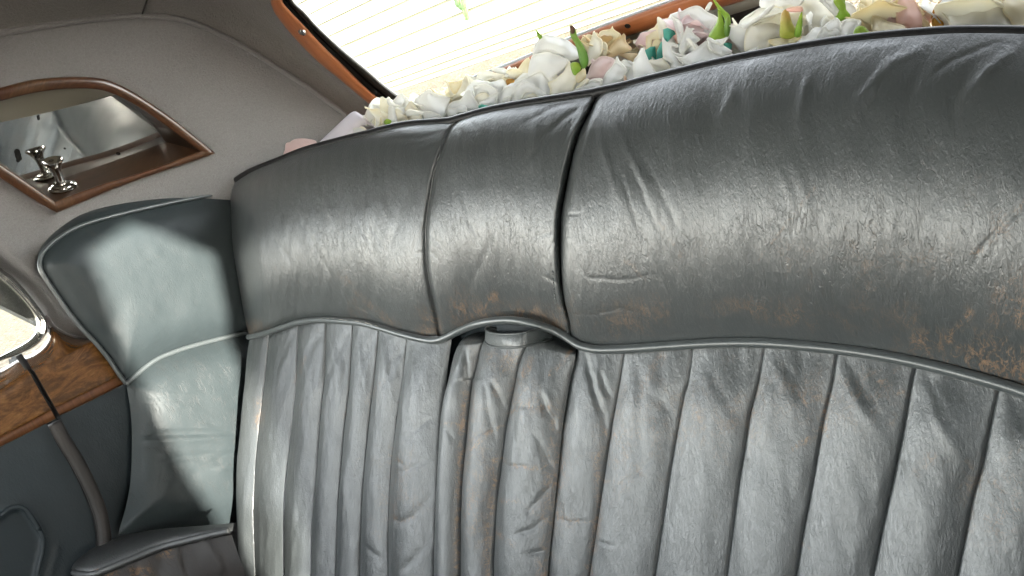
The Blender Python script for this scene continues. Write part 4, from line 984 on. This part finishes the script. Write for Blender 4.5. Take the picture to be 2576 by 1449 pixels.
# ================================================================== roses
def petal(name, mat, parent, phi, A_, rho, H, curl, ecurl, T, base, tip=1.0, ns=11, nt=13, lean=0.0, seed=0, th=.0007):
    t = np.linspace(0, .985, nt)[:, None]; s = np.linspace(-1, 1, ns)[None]
    w = 1.32 * t ** .5 * (1 - t ** 2.6) ** .55 + .08
    rg = np.random.default_rng(seed)
    k1, k2, ph = rg.uniform(.6, 1.4), rg.uniform(.6, 1.4), rg.uniform(0, 6)
    r = rho * (.14 + .86 * np.sin(math.pi / 2 * t ** .75)) + lean * H * t ** 1.3 + curl * rho * np.maximum(0, t - .55) ** 2 * 4 * k1
    r = r + ecurl * rho * np.abs(s) ** 3 * sst(.25, .9, t) * k2 + .04 * rho * np.sin(ph + 3 * s + 4 * t)
    z = H * (t - .45 * curl * np.maximum(0, t - .6) ** 2 * 2.2 * k1) - .10 * H * np.abs(s) ** 2 * t + .03 * H * np.sin(ph * 2 + 4 * s) * t
    f = phi + A_ * w * s
    X = np.stack([r * np.cos(f), r * np.sin(f), z + 0 * s], -1)
    Q = X.reshape(-1, 3) @ T + base
    tipv = np.maximum(sst(.62, 1.0, t + 0 * s), .8 * np.abs(s) ** 4 * t).ravel() * tip
    o = mesh(name, Q, gfaces(nt, ns).tolist(), mat, parent, attrs=dict(tip=tipv))
    md = o.modifiers.new('thickness', 'SOLIDIFY'); md.thickness = th * 1.6; md.offset = 0
    return o
def rose(px, rpx, Y, ax, opn, mats, label, seed, group='artificial roses along the rear shelf', layers=None, petals_scale=1.0):
    rg = np.random.default_rng(seed)
    px = (px[0], px[1] + (22 if Y >= .79 else 12)); Y = min(.868, max(Y + .03, .80 + .4 * (Y - .735))); d = dirs([px])[0]; C = d * (Y / d[1]); R = .98 * rpx / F * (Y / d[1])
    axw = nrm(R3 @ nrm(np.asarray(ax, float)))
    a = nrm(np.cross(axw, [.2, .9, .3])); b = np.cross(axw, a); T = np.stack([a, b, axw])
    t = thing('rose', label, 'rose', group)
    base = C - axw * R * .75
    k = 0; lay = layers or [(2, .24, 1.45, 1.8, .0), (3, .52, 1.62, 1.35, .08), (4, .92, 1.55, 1.15, .30)]
    off = rg.uniform(0, 6)
    for (n_, rho, H, A_, cu) in lay:
        off += rg.uniform(.3, .9)
        for i in range(n_):
            mt = mats[int(rg.integers(0, len(mats)))]
            petal('petal', M[mt], t, off + 2 * math.pi * i / n_ + rg.uniform(-.15, .15), A_, rho * R * rg.uniform(.9, 1.1), H * R * rg.uniform(.92, 1.08),
                  cu * (.4 + .8 * opn) * rg.uniform(.6, 1.4), .10 * rg.uniform(-.3, 1.6) * (.4 + opn), T, base, lean=.04 + .16 * opn * rho, seed=seed * 31 + k); k += 1
    ca = [(0.001, -R * .10), (R * .10, -R * .08), (R * .17, .0), (R * .22, R * .12)]
    lathe('calyx', ca, base, axw, M['leaf_dark'], t, 10)
    return t
BUD = [(2, .42, 1.55, 2.0, -.3), (3, .50, 1.60, 1.5, -.2), (3, .56, 1.45, 1.2, .1)]
BIG = [(3, .26, 1.5, 1.5, .0), (3, .50, 1.62, 1.3, .06), (4, .80, 1.62, 1.1, .16), (4, 1.05, 1.45, 1.05, .34)]
ROSES = [
    ((770, 392), 42, .735, (-.3, -.8, -.3), .4, ['blush', 'white'], 'small blush rose furthest left, just peeping over the bench top', BUD),
    ((928, 326), 40, .74, (-.2, -.75, -.5), .6, ['white', 'white', 'ivory'], 'white rose beside the lilac ribbon at the left end', None),
    ((1000, 292), 58, .75, (.15, -.8, -.4), .8, ['white', 'ivory'], 'white rose with tall pointed petals below the side frame', None),
    ((1095, 285), 66, .75, (-.1, -.85, -.35), 1.0, ['white'], 'broad pure white rose with wide folded petals left of the teal scrap', BIG),
    ((1160, 240), 52, .80, (0, -.9, -.3), .9, ['ivory', 'cream'], 'cream tipped rose standing just behind the white ones at the window', None),
    ((1222, 256), 52, .745, (.1, -.7, -.7), .5, ['white'], 'white rose with a tight spiral above the teal scrap', None),
    ((1238, 205), 46, .83, (0, -.95, -.2), .8, ['white', 'ivory'], 'ivory rose at the back before the wooden frame bottom', None),
    ((1285, 258), 46, .74, (0, -.6, -.8), .4, ['white'], 'half hidden white rose squeezed left of the large spiral rose', None),
    ((1345, 240), 58, .74, (-.1, -.6, -.8), .4, ['white'], 'white rose with its spiral heart turned to the front', None),
    ((1318, 190), 44, .82, (.2, -.9, -.2), .7, ['cream', 'ivory'], 'yellow cream rose behind the big closed bud', None),
    ((1392, 150), 66, .77, (-.05, -.95, -.15), .0, ['white'], 'big closed white bud standing highest over the centre arm rest', BUD),
    ((1432, 215), 50, .735, (.1, -.9, -.3), .3, ['ivory', 'white'], 'ivory rose with one pointed petal in front of the closed bud', BIG),
    ((1512, 175), 46, .76, (.1, -.9, -.2), .0, ['blush'], 'pale pink closed bud among the white roses', BUD),
    ((1535, 118), 58, .84, (.1, -.8, -.4), 1.0, ['tan', 'cream', 'ivory'], 'tan edged cream rose against the wooden frame and screw hole', BIG),
    ((1500, 215), 48, .735, (.2, -.85, -.3), .6, ['white'], 'low white rose at the bench seam beside the closed bud', None),
    ((1590, 185), 56, .745, (0, -.9, -.3), .6, ['white'], 'white rose with tall peaked petals right of the pink bud', BIG),
    ((1665, 95), 52, .85, (-.3, -.9, -.1), .8, ['cream', 'ivory', 'blush'], 'cream rose standing over the teal felt pieces', None),
    ((1700, 165), 52, .745, (-.1, -.85, -.4), .6, ['white'], 'low white rose in front of the teal felt pieces', BIG),
    ((1760, 70), 62, .80, (.1, -.8, -.5), .9, ['white', 'blush'], 'open white rose with a blush heart under the hanging green leaf', BIG),
    ((1785, 150), 70, .745, (.1, -.8, -.5), .8, ['white'], 'wide white rose lying on the bench top below the hanging leaf', BIG),
    ((1930, 90), 84, .76, (-.1, -.95, -.25), .5, ['white', 'ivory'], 'largest white rose with the green sepals beside it', BIG),
    ((2025, 40), 82, .84, (.1, -.95, -.2), .5, ['ivory', 'white'], 'large ivory rose behind the green sepals', BIG),
    ((2085, 100), 64, .745, (.3, -.7, -.6), .6, ['white'], 'white rose with lilac shaded curled petals right of the sepals', None),
    ((2222, 55), 74, .775, (-.1, -.95, -.2), .3, ['cream', 'ivory'], 'pale yellow rose to the left of the pink one', BIG),
    ((2292, 62), 56, .785, (.2, -.95, -.1), .2, ['pink'], 'salmon pink rose leaning on the pale yellow one', BUD),
    ((2385, 70), 50, .80, (.1, -.9, -.2), .6, ['gold', 'cream'], 'withered golden rose squeezed in near the right end', BUD),
    ((2470, 58), 104, .755, (.05, -.9, -.35), .7, ['ivory', 'white', 'cream'], 'very large ivory rose at the far right end of the row', BIG),
    ((2600, 40), 80, .775, (.1, -.9, -.3), .6, ['cream', 'tan'], 'tan cream rose cut off by the right picture edge', BIG),
]
RO = []
for i, (p, r, Y, ax, opn, mats, lab, lay) in enumerate(ROSES):
    RO.append(rose(p, r, Y, ax, opn, mats, lab, 100 + i, layers=lay))
def leaf(poly, Y, mat, parent, name='leaf', bul=.0003, tipdir=None, step=5, slope=0.0):
    p = cat(poly, max(24, len(poly) * 4), True)[:-1]
    V2, F2, _ = cdt(p, step); d, _ = segdist(V2, np.vstack([p, p[:1]]))
    y0 = V2[:, 1].max()
    yy = Y - bul * d - slope * (y0 - V2[:, 1]) * .0004
    P = hit_plane(V2, np.array([0, 1., 0]), yy)
    tp_ = sst(V2[:, 1].max(), V2[:, 1].min(), V2[:, 1]) ** 2
    o = mesh(name, P, F2, M[mat], parent, attrs=dict(tip=tp_))
    md = o.modifiers.new('thickness', 'SOLIDIFY'); md.thickness = .0009; md.offset = 0
    return o
leaf([(1435, 70), (1446, 68), (1452, 90), (1466, 112), (1478, 138), (1480, 160), (1470, 172), (1461, 168), (1456, 140), (1448, 112), (1436, 92)], .755, 'leaf_dark', RO[10], 'sepal')
leaf([(1434, 66), (1440, 64), (1446, 72), (1444, 84), (1436, 82)], .753, 'tip_brown', RO[10], 'sepal')
leaf([(1436, 160), (1455, 158), (1462, 172), (1452, 188), (1442, 186)], .752, 'leaf', RO[10], 'sepal')
leaf([(1348, 76), (1354, 80), (1364, 92), (1356, 98)], .78, 'leaf', RO[10], 'sepal')
leaf([(1790, -8), (1800, 2), (1822, 26), (1836, 40), (1836, 75), (1826, 72), (1822, 45), (1806, 22)], .775, 'leaf', RO[18])
leaf([(1806, 24), (1814, 32), (1826, 80), (1822, 98), (1790, 102), (1783, 90), (1796, 70), (1806, 48)], .772, 'leaf', RO[18])
leaf([(1822, 66), (1832, 40), (1838, 58), (1834, 88), (1826, 92)], .768, 'leaf_dark', RO[18])
leaf([(1966, 40), (1974, 24), (1984, 30), (1992, 56), (2000, 70), (2000, 92), (1964, 96)], .735, 'leaf_red', RO[20], 'sepal')
leaf([(2000, 92), (2001, 72), (2012, 40), (2018, 28), (2018, 60), (2014, 90)], .732, 'leaf', RO[20], 'sepal')
leaf([(1978, 22), (2006, 16), (2018, 18), (2018, 28), (1990, 30)], .733, 'pink', RO[20], 'sepal')
leaf([(2098, 0), (2110, -14), (2126, 10), (2128, 24), (2140, 40), (2128, 48), (2108, 52), (2100, 30)], .80, 'leaf', RO[22])
leaf([(2112, -20), (2122, -20), (2126, 0), (2122, 18), (2114, 0)], .805, 'leaf_dark', RO[22])
leaf([(2152, 72), (2170, 66), (2184, 78), (2192, 94), (2186, 104), (2146, 108)], .735, 'leaf', RO[22])
leaf([(966, 308), (974, 299), (985, 305), (975, 316)], .728, 'leaf', RO[2], 'sepal')
leaf([(1920, 130), (1946, 118), (1950, 128), (1926, 142)], .725, 'leaf', RO[20], 'sepal')
leaf([(1570, 190), (1576, 196), (1574, 212), (1564, 222), (1570, 205)], .72, 'pink', RO[15], 'sepal')

# the petals that face the room, each with its own outline, bulge and rolled rim
K_ = 3024 / 2576 ; Q_ = 400 / 2576 / K_
def shaped(ri, orig, pts, Y, mat, bul=.00034, lean=.00030):
    p = np.asarray(pts, float) * Q_ + np.asarray(orig, float) / K_
    sd_ = int(abs(p.sum() * 13)) % 9973; rg = np.random.default_rng(sd_)
    p = cat(p, max(30, len(p) * 4), True)[:-1]
    V2, F2, _ = cdt(p, 4.2); d, _ = segdist(V2, np.vstack([p, p[:1]]))
    c = p.mean(0); y1 = p[:, 1].max()
    tx = rg.uniform(-.00022, .00022)
    yy = Y - bul * 26 * (1 - np.exp(-d / 22)) + lean * (y1 - V2[:, 1]) + tx * (V2[:, 0] - c[0]) - .0030 * np.exp(-(d / 3.2) ** 2) * sst(y1, y1 - 25, V2[:, 1])
    yy = yy + .010 * (fbm((V2 + sd_ % 500) / 34., sd_ % 91, 2) - .4) * sst(0, 8, d)
    P = hit_plane(V2, np.array([0, 1., 0]), yy)
    tipv = np.maximum(np.exp(-(d / 5) ** 2) * .8, sst(y1 - 15, p[:, 1].min(), V2[:, 1]) * .5)
    o = mesh('petal', P, F2, M[mat], RO[ri], attrs=dict(tip=tipv))
    md = o.modifiers.new('thickness', 'SOLIDIFY'); md.thickness = .0011; md.offset = 0
O1, O3, O4, O5, O6, O7 = (820, 240), (1500, 60), (1880, 0), (2250, 0), (2624, 0), (1200, 150)
PET = [
 (18, O4, [(645,290),(800,240),(1000,140),(1180,110),(1330,220),(1535,330),(1480,470),(1370,660),(1200,740),(1080,560),(1000,420),(820,380)], .80, 'white'),
 (18, O4, [(645,290),(740,360),(830,400),(880,560),(860,800),(800,820),(760,640),(700,430)], .782, 'white'),
 (18, O4, [(830,400),(980,270),(1060,360),(1200,420),(1460,380),(1400,620),(1240,740),(900,900),(860,560)], .79, 'blush'),
 (18, O4, [(820,850),(900,640),(950,500),(1000,540),(1110,545),(1050,600),(1200,740),(1150,800),(1000,900),(870,1040),(810,960)], .768, 'white'),
 (18, O4, [(1310,190),(1340,100),(1390,40),(1440,60),(1400,150),(1360,210)], .80, 'white'),
 (19, O4, [(730,1040),(830,1090),(1060,980),(1200,860),(1340,780),(1400,940),(1500,1010),(1640,1060),(1790,1000),(1860,1120),(1640,1250),(1300,1350),(950,1400),(860,1200),(780,1110)], .737, 'white'),
 (19, O4, [(1345,715),(1400,720),(1620,850),(1790,960),(1800,1000),(1640,1055),(1500,1010),(1400,930),(1350,830)], .729, 'white'),
 (19, O4, [(1480,775),(1620,740),(1745,710),(1640,850),(1590,850)], .735, 'white'),
 (19, O4, [(1860,1120),(2080,990),(2310,890),(2280,960),(2200,1080),(1900,1180)], .724, 'white'),
 (17, O4, [(490,700),(560,790),(700,810),(800,870),(780,920),(680,880),(700,1040),(760,1110),(880,1330),(520,1500),(620,1330),(660,1200),(520,1120),(490,900)], .740, 'white'),
 (15, O4, [(-60,1180),(50,1020),(125,890),(160,980),(240,1180),(380,1470),(0,1560)], .730, 'white'),
 (17, O4, [(240,1165),(380,1140),(500,1120),(640,1300),(500,1500),(380,1500)], .746, 'ivory'),
 (16, O4, [(180,700),(230,580),(340,520),(400,440),(430,560),(430,740),(300,760),(290,940),(200,980)], .83, 'cream'),
 (16, O4, [(395,325),(500,380),(580,480),(620,580),(540,640),(510,700),(430,740),(400,500)], .82, 'ivory'),
 (16, O4, [(520,370),(680,345),(720,470),(740,540),(620,590),(560,430)], .835, 'cream'),
 (16, O4, [(320,780),(420,750),(460,800),(400,1000),(390,1180),(280,1180),(300,950)], .80, 'cream'),
 (16, O4, [(580,650),(700,590),(760,560),(800,820),(680,800),(620,720)], .795, 'pink'),
 (20, O5, [(-330,700),(-280,540),(-160,420),(0,330),(130,190),(260,90),(340,120),(400,160),(360,330),(350,640),(130,770),(150,860),(0,1080),(-160,1060),(-330,960)], .752, 'ivory'),
 (20, O5, [(-320,560),(-380,480),(-310,460),(-220,420),(20,230),(100,150),(240,90),(150,210),(20,330),(-160,440)], .744, 'white'),
 (20, O5, [(-40,110),(60,-60),(760,-60),(700,120),(520,100),(330,130),(240,100),(100,200)], .775, 'white'),
 (21, O5, [(700,120),(760,-40),(1080,-40),(1240,150),(1370,320),(1300,400),(1170,510),(1000,540),(880,620),(760,700),(780,480),(770,200)], .80, 'ivory'),
 (21, O5, [(1080,-40),(1440,-40),(1480,160),(1450,240),(1390,310),(1240,150)], .792, 'white'),
 (21, O5, [(340,420),(480,560),(640,500),(720,330),(780,480),(770,680),(560,740),(380,700)], .775, 'ivory'),
 (22, O5, [(600,880),(760,690),(830,690),(1000,530),(1140,525),(1240,440),(1400,340),(1460,370),(1510,480),(1500,640),(1440,740),(960,940),(700,960)], .745, 'white'),
 (22, O5, [(1500,480),(1570,380),(1680,360),(1800,370),(1890,420),(1800,560),(1730,680),(1660,820),(1440,860),(1460,700)], .737, 'white'),
 (20, O5, [(125,765),(400,720),(600,670),(760,690),(590,860),(580,980),(420,990),(230,880)], .727, 'cream'),
 (22, O5, [(1090,600),(1200,490),(1270,570),(1400,545),(1480,610),(1440,720),(1200,780),(1000,900),(930,920)], .731, 'white'),
 (23, O5, [(1840,300),(1860,130),(1890,-30),(2130,-30),(2120,300),(2090,480),(2080,760),(1980,600),(1890,440)], .782, 'cream'),
 (23, O5, [(2130,-30),(2500,-30),(2400,60),(2300,180),(2200,290),(2110,310)], .785, 'ivory'),
 (23, O5, [(2110,310),(2250,230),(2420,60),(2540,-30),(2570,470),(2400,440),(2250,360)], .790, 'blush'),
 (23, O6, [(-300,300),(0,410),(300,500),(310,660),(200,740),(-60,800),(-280,700)], .765, 'cream'),
 (24, O6, [(150,440),(200,-30),(420,-30),(540,60),(640,240),(760,400),(780,500),(720,610),(450,680),(320,700),(300,500)], .778, 'pink'),
 (24, O6, [(540,60),(600,150),(700,270),(640,330),(780,450),(740,600),(650,560),(640,300)], .770, 'tan'),
 (24, O6, [(450,660),(560,590),(850,570),(1000,540),(1110,480),(1140,520),(1060,620),(700,700)], .757, 'cream'),
 (25, O6, [(800,350),(900,100),(1080,-40),(980,80),(900,230),(850,320)], .79, 'gold'),
 (25, O6, [(820,380),(900,330),(1000,270),(1030,400),(1050,480),(960,570),(860,580)], .78, 'gold'),
 (25, O6, [(840,350),(940,190),(1010,250),(1050,360),(960,300)], .785, 'blush'),
 (26, O6, [(950,170),(1080,-40),(1600,-50),(2200,-40),(2100,80),(1800,150),(1300,150)], .785, 'white'),
 (26, O6, [(950,165),(1150,170),(1400,160),(1800,140),(2130,60),(2200,200),(2330,390),(2420,620),(1800,640),(1220,640),(1150,440),(1030,260)], .757, 'ivory'),
 (27, O6, [(2150,80),(2200,-30),(2640,-30),(2680,600),(2420,620),(2330,390),(2200,260)], .750, 'cream'),
 (10, O3, [(470,660),(490,520),(560,380),(700,280),(880,300),(1100,360),(1260,480),(1360,580),(1360,700),(1240,760),(1160,760),(1000,660),(800,600),(620,610)], .775, 'white'),
 (10, O3, [(400,880),(470,670),(630,610),(820,610),(1040,700),(1150,770),(1080,900),(900,1040),(780,1140),(620,980),(400,1080)], .764, 'white'),
 (11, O3, [(760,1190),(900,1120),(1060,980),(1160,770),(1200,860),(1250,1000),(1310,1150),(1260,1270),(1180,1430),(830,1490),(800,1300)], .742, 'ivory'),
 (11, O3, [(1290,1060),(1380,970),(1460,900),(1480,1080),(1330,1190)], .747, 'cream'),
 (8, O3, [(100,1320),(180,1200),(380,1100),(640,980),(720,1060),(790,1200),(820,1500),(130,1500)], .756, 'white'),
 (8, O3, [(130,1360),(220,1230),(360,1160),(420,1180),(560,1260),(700,1370),(800,1490),(640,1500),(540,1420),(440,1370),(330,1390),(260,1500),(130,1560)], .742, 'white'),
 (8, O3, [(280,1470),(330,1400),(420,1370),(520,1400),(560,1500),(300,1560)], .750, 'ivory'),
 (13, O3, [(1730,280),(1780,200),(1960,160),(1985,100),(2010,170),(2150,280),(2020,400),(1900,520),(1880,440),(1790,410)], .85, 'cream'),
 (13, O3, [(1900,560),(2020,400),(2160,290),(2195,245),(2230,290),(2250,420),(2370,540),(2280,600),(2100,660),(1990,710),(1880,680)], .835, 'tan'),
 (13, O3, [(2110,650),(2300,630),(2470,640),(2380,790),(2280,740)], .83, 'tan'),
 (13, O3, [(1510,700),(1540,480),(1600,300),(1640,200),(1700,310),(1790,380),(1780,600),(1700,740),(1600,800),(1510,880)], .812, 'ivory'),
 (13, O3, [(1390,380),(1440,320),(1520,270),(1600,290),(1560,420),(1500,480),(1400,420)], .84, 'cream'),
 (13, O3, [(1790,420),(1870,440),(1890,560),(1850,690),(1770,640)], .825, 'ivory'),
 (12, O3, [(1500,1130),(1560,900),(1640,780),(1760,690),(1900,690),(2030,750),(2000,860),(1880,1020),(1810,1130),(1560,1150)], .768, 'blush'),
 (15, O3, [(1730,1330),(1860,1020),(1980,880),(2080,680),(2110,760),(2270,950),(2220,1060),(2100,1230),(1960,1330)], .747, 'white'),
 (15, O3, [(2080,1220),(2220,1080),(2400,820),(2480,640),(2560,510),(2640,700),(2700,860),(2600,1120),(2250,1260)], .753, 'white'),
 (14, O3, [(1230,1360),(1400,1250),(1550,1140),(1680,1105),(1800,1130),(1750,1330),(1500,1370)], .736, 'white'),
 (14, O3, [(1290,1300),(1400,1180),(1500,1110),(1540,1130),(1480,1230)], .739, 'ivory'),
 (3, O7, [(150,960),(240,860),(340,780),(450,730),(520,800),(720,860),(830,900),(800,1000),(700,1300),(400,1370),(280,1370),(230,1120)], .762, 'white'),
 (3, O7, [(340,1170),(500,1160),(660,1240),(690,1330),(400,1380)], .748, 'white'),
 (4, O7, [(725,540),(800,590),(940,590),(1090,540),(1130,450),(1200,640),(1150,780),(1000,900),(880,960),(820,840),(790,690)], .80, 'ivory'),
 (4, O7, [(810,600),(940,600),(1060,560),(1030,680),(930,820),(860,760)], .788, 'cream'),
 (4, O7, [(1130,460),(1250,540),(1340,610),(1340,650),(1260,690),(1200,760),(1190,640)], .81, 'ivory'),
 (3, O7, [(800,1040),(900,960),(1040,920),(1190,740),(1260,860),(1390,1090),(1300,1240),(1100,1280),(960,1200),(800,1140)], .754, 'white'),
 (3, O7, [(790,1085),(920,1090),(1060,1040),(1140,1060),(1150,1150),(1100,1200),(1000,1170),(940,1280),(800,1240)], .742, 'white'),
 (6, O7, [(1350,440),(1420,400),(1560,380),(1700,420),(1880,470),(1800,560),(1560,600),(1380,640)], .84, 'ivory'),
 (6, O7, [(1600,350),(1720,320),(1860,330),(1940,410),(1870,470),(1700,410)], .85, 'white'),
 (6, O7, [(1870,480),(1960,400),(2030,310),(2060,360),(2030,460),(1940,500)], .835, 'white'),
 (5, O7, [(1280,680),(1400,640),(1500,630),(1640,690),(1740,750),(1650,900),(1580,960),(1520,800),(1400,800),(1330,900)], .768, 'white'),
 (5, O7, [(1300,900),(1400,810),(1520,800),(1590,900),(1600,1040),(1400,1120)], .760, 'ivory'),
 (5, O7, [(1380,1010),(1480,940),(1570,870),(1760,770),(1720,920),(1690,1090),(1500,1080)], .752, 'white'),
 (5, O7, [(1560,620),(1700,580),(1840,550),(1890,700),(1780,780),(1700,900),(1640,740)], .778, 'white'),
 (9, O7, [(1850,540),(2000,470),(2100,380),(2230,200),(2340,140),(2320,480),(2200,550),(2110,620),(2080,560),(1980,540)], .83, 'cream'),
 (9, O7, [(1900,560),(2000,530),(2080,570),(2110,630),(1980,690),(1920,650)], .82, 'gold'),
 (7, O7, [(1680,1100),(1720,920),(1800,780),(1900,690),(2050,690),(2070,900),(2060,1070),(1800,1110)], .757, 'white'),
 (7, O7, [(1780,1100),(1830,920),(1920,860),(2020,880),(1960,980),(1930,1090)], .748, 'white'),
 (2, O1, [(1960,300),(2060,340),(2110,430),(2110,560),(2090,750),(2040,900),(1955,930),(1950,600)], .762, 'ivory'),
 (2, O1, [(2190,390),(2260,300),(2340,220),(2430,300),(2520,380),(2480,470),(2350,500),(2200,500)], .785, 'white'),
 (2, O1, [(2070,330),(2140,330),(2220,420),(2350,460),(2240,500),(2120,470)], .772, 'white'),
 (2, O1, [(2110,480),(2250,510),(2270,600),(2330,850),(2200,890),(2060,900),(2100,700)], .756, 'white'),
 (2, O1, [(2240,530),(2380,580),(2460,690),(2500,830),(2350,860)], .746, 'ivory'),
 (2, O1, [(2420,580),(2540,370),(2640,500),(2720,640),(2740,790),(2520,830)], .752, 'ivory'),
 (1, O1, [(1650,680),(1720,490),(1800,430),(1955,450),(1950,660),(1850,690),(1740,830),(1700,700)], .778, 'white'),
 (1, O1, [(1300,1000),(1380,790),(1500,700),(1650,680),(1700,820),(1750,850),(1500,870),(1360,940),(1340,1090)], .762, 'white'),
 (1, O1, [(1330,1090),(1400,920),(1560,880),(1660,970),(1640,1050)], .747, 'white'),
 (1, O1, [(1560,870),(1640,870),(1760,950),(1900,870),(1960,700),(1960,940),(1660,1030)], .752, 'ivory'),
 (0, O1, [(100,1460),(140,1300),(160,1180),(250,1150),(300,1110),(450,1085),(600,1100),(740,1160),(500,1340),(300,1430)], .737, 'blush'),
]
for a_ in PET: shaped(*a_)
# teal felt scraps
TEAL = [([(1203, 266), (1212, 262), (1224, 265), (1236, 268), (1236, 280), (1206, 284)], 'teal scrap peeping out over the bench top below the spiral rose', .728),
        ([(1620, 128), (1636, 118), (1648, 116), (1652, 152), (1626, 156)], 'teal felt piece behind the peaked white rose, left of its twin', .80),
        ([(1652, 130), (1662, 106), (1678, 96), (1680, 160), (1652, 162)], 'teal felt piece beside the low white rose, right of its twin', .79),
        ([(1668, 74), (1690, 66), (1700, 86), (1692, 108), (1670, 106)], 'small teal felt piece showing high inside the cream rose', .80),
        ([(1820, 108), (1832, 106), (1842, 110), (1840, 132), (1822, 130)], 'bright green felt piece between the wide and largest white roses', .79)]
for poly, lab, Y in TEAL:
    V2, F2, _ = cdt(np.array(poly, float), 5)
    d, _ = segdist(V2, np.vstack([poly, poly[:1]]))
    o = mesh('felt_scrap', hit_plane(V2, np.array([0, 1., 0]), Y - .0004 * d), F2, M['teal'], attrs=dict(tip=np.full(len(V2), .4)))
    md = o.modifiers.new('thickness', 'SOLIDIFY'); md.thickness = .0015
    tag(o, lab, 'felt piece', 'teal felt scraps among the roses')
# folded satin ribbon at the left end
rb = cat([(788, 372), (830, 332), (868, 296), (890, 280), (905, 286), (925, 300)], 40)
lowr = rb + np.array([46, 44])
G = np.stack([hit_plane(rb * (1 - k) + lowr * k, np.array([0, 1., 0]), np.linspace(.73, .80, 40) - .018 * math.sin(k * 3)) for k in np.linspace(0, 1, 12)])
o = grid('ribbon', G, M['satin'], None, dict(tip=np.zeros(480)), flip=True)
md = o.modifiers.new('thickness', 'SOLIDIFY'); md.thickness = .0012
tag(o, 'pale lilac satin fabric folded behind the bench at the left end of the roses', 'fabric')
for x, y in ((838, 342), (852, 330), (868, 312), (878, 303)):
    q = np.array([(x - 4, y + 3), (x, y + 7), (x + 3, y), (x + 8, y - 5)], float)
    tube('embroidery', hit_plane(cat(q, 8), np.array([0, 1., 0]), np.full(8, .722 + (x - 790) * .0006)), .0006, simple('brown_thread', (.35, .22, .18), .8)[0] if 'bt' not in M else M['bt'], o, 5)
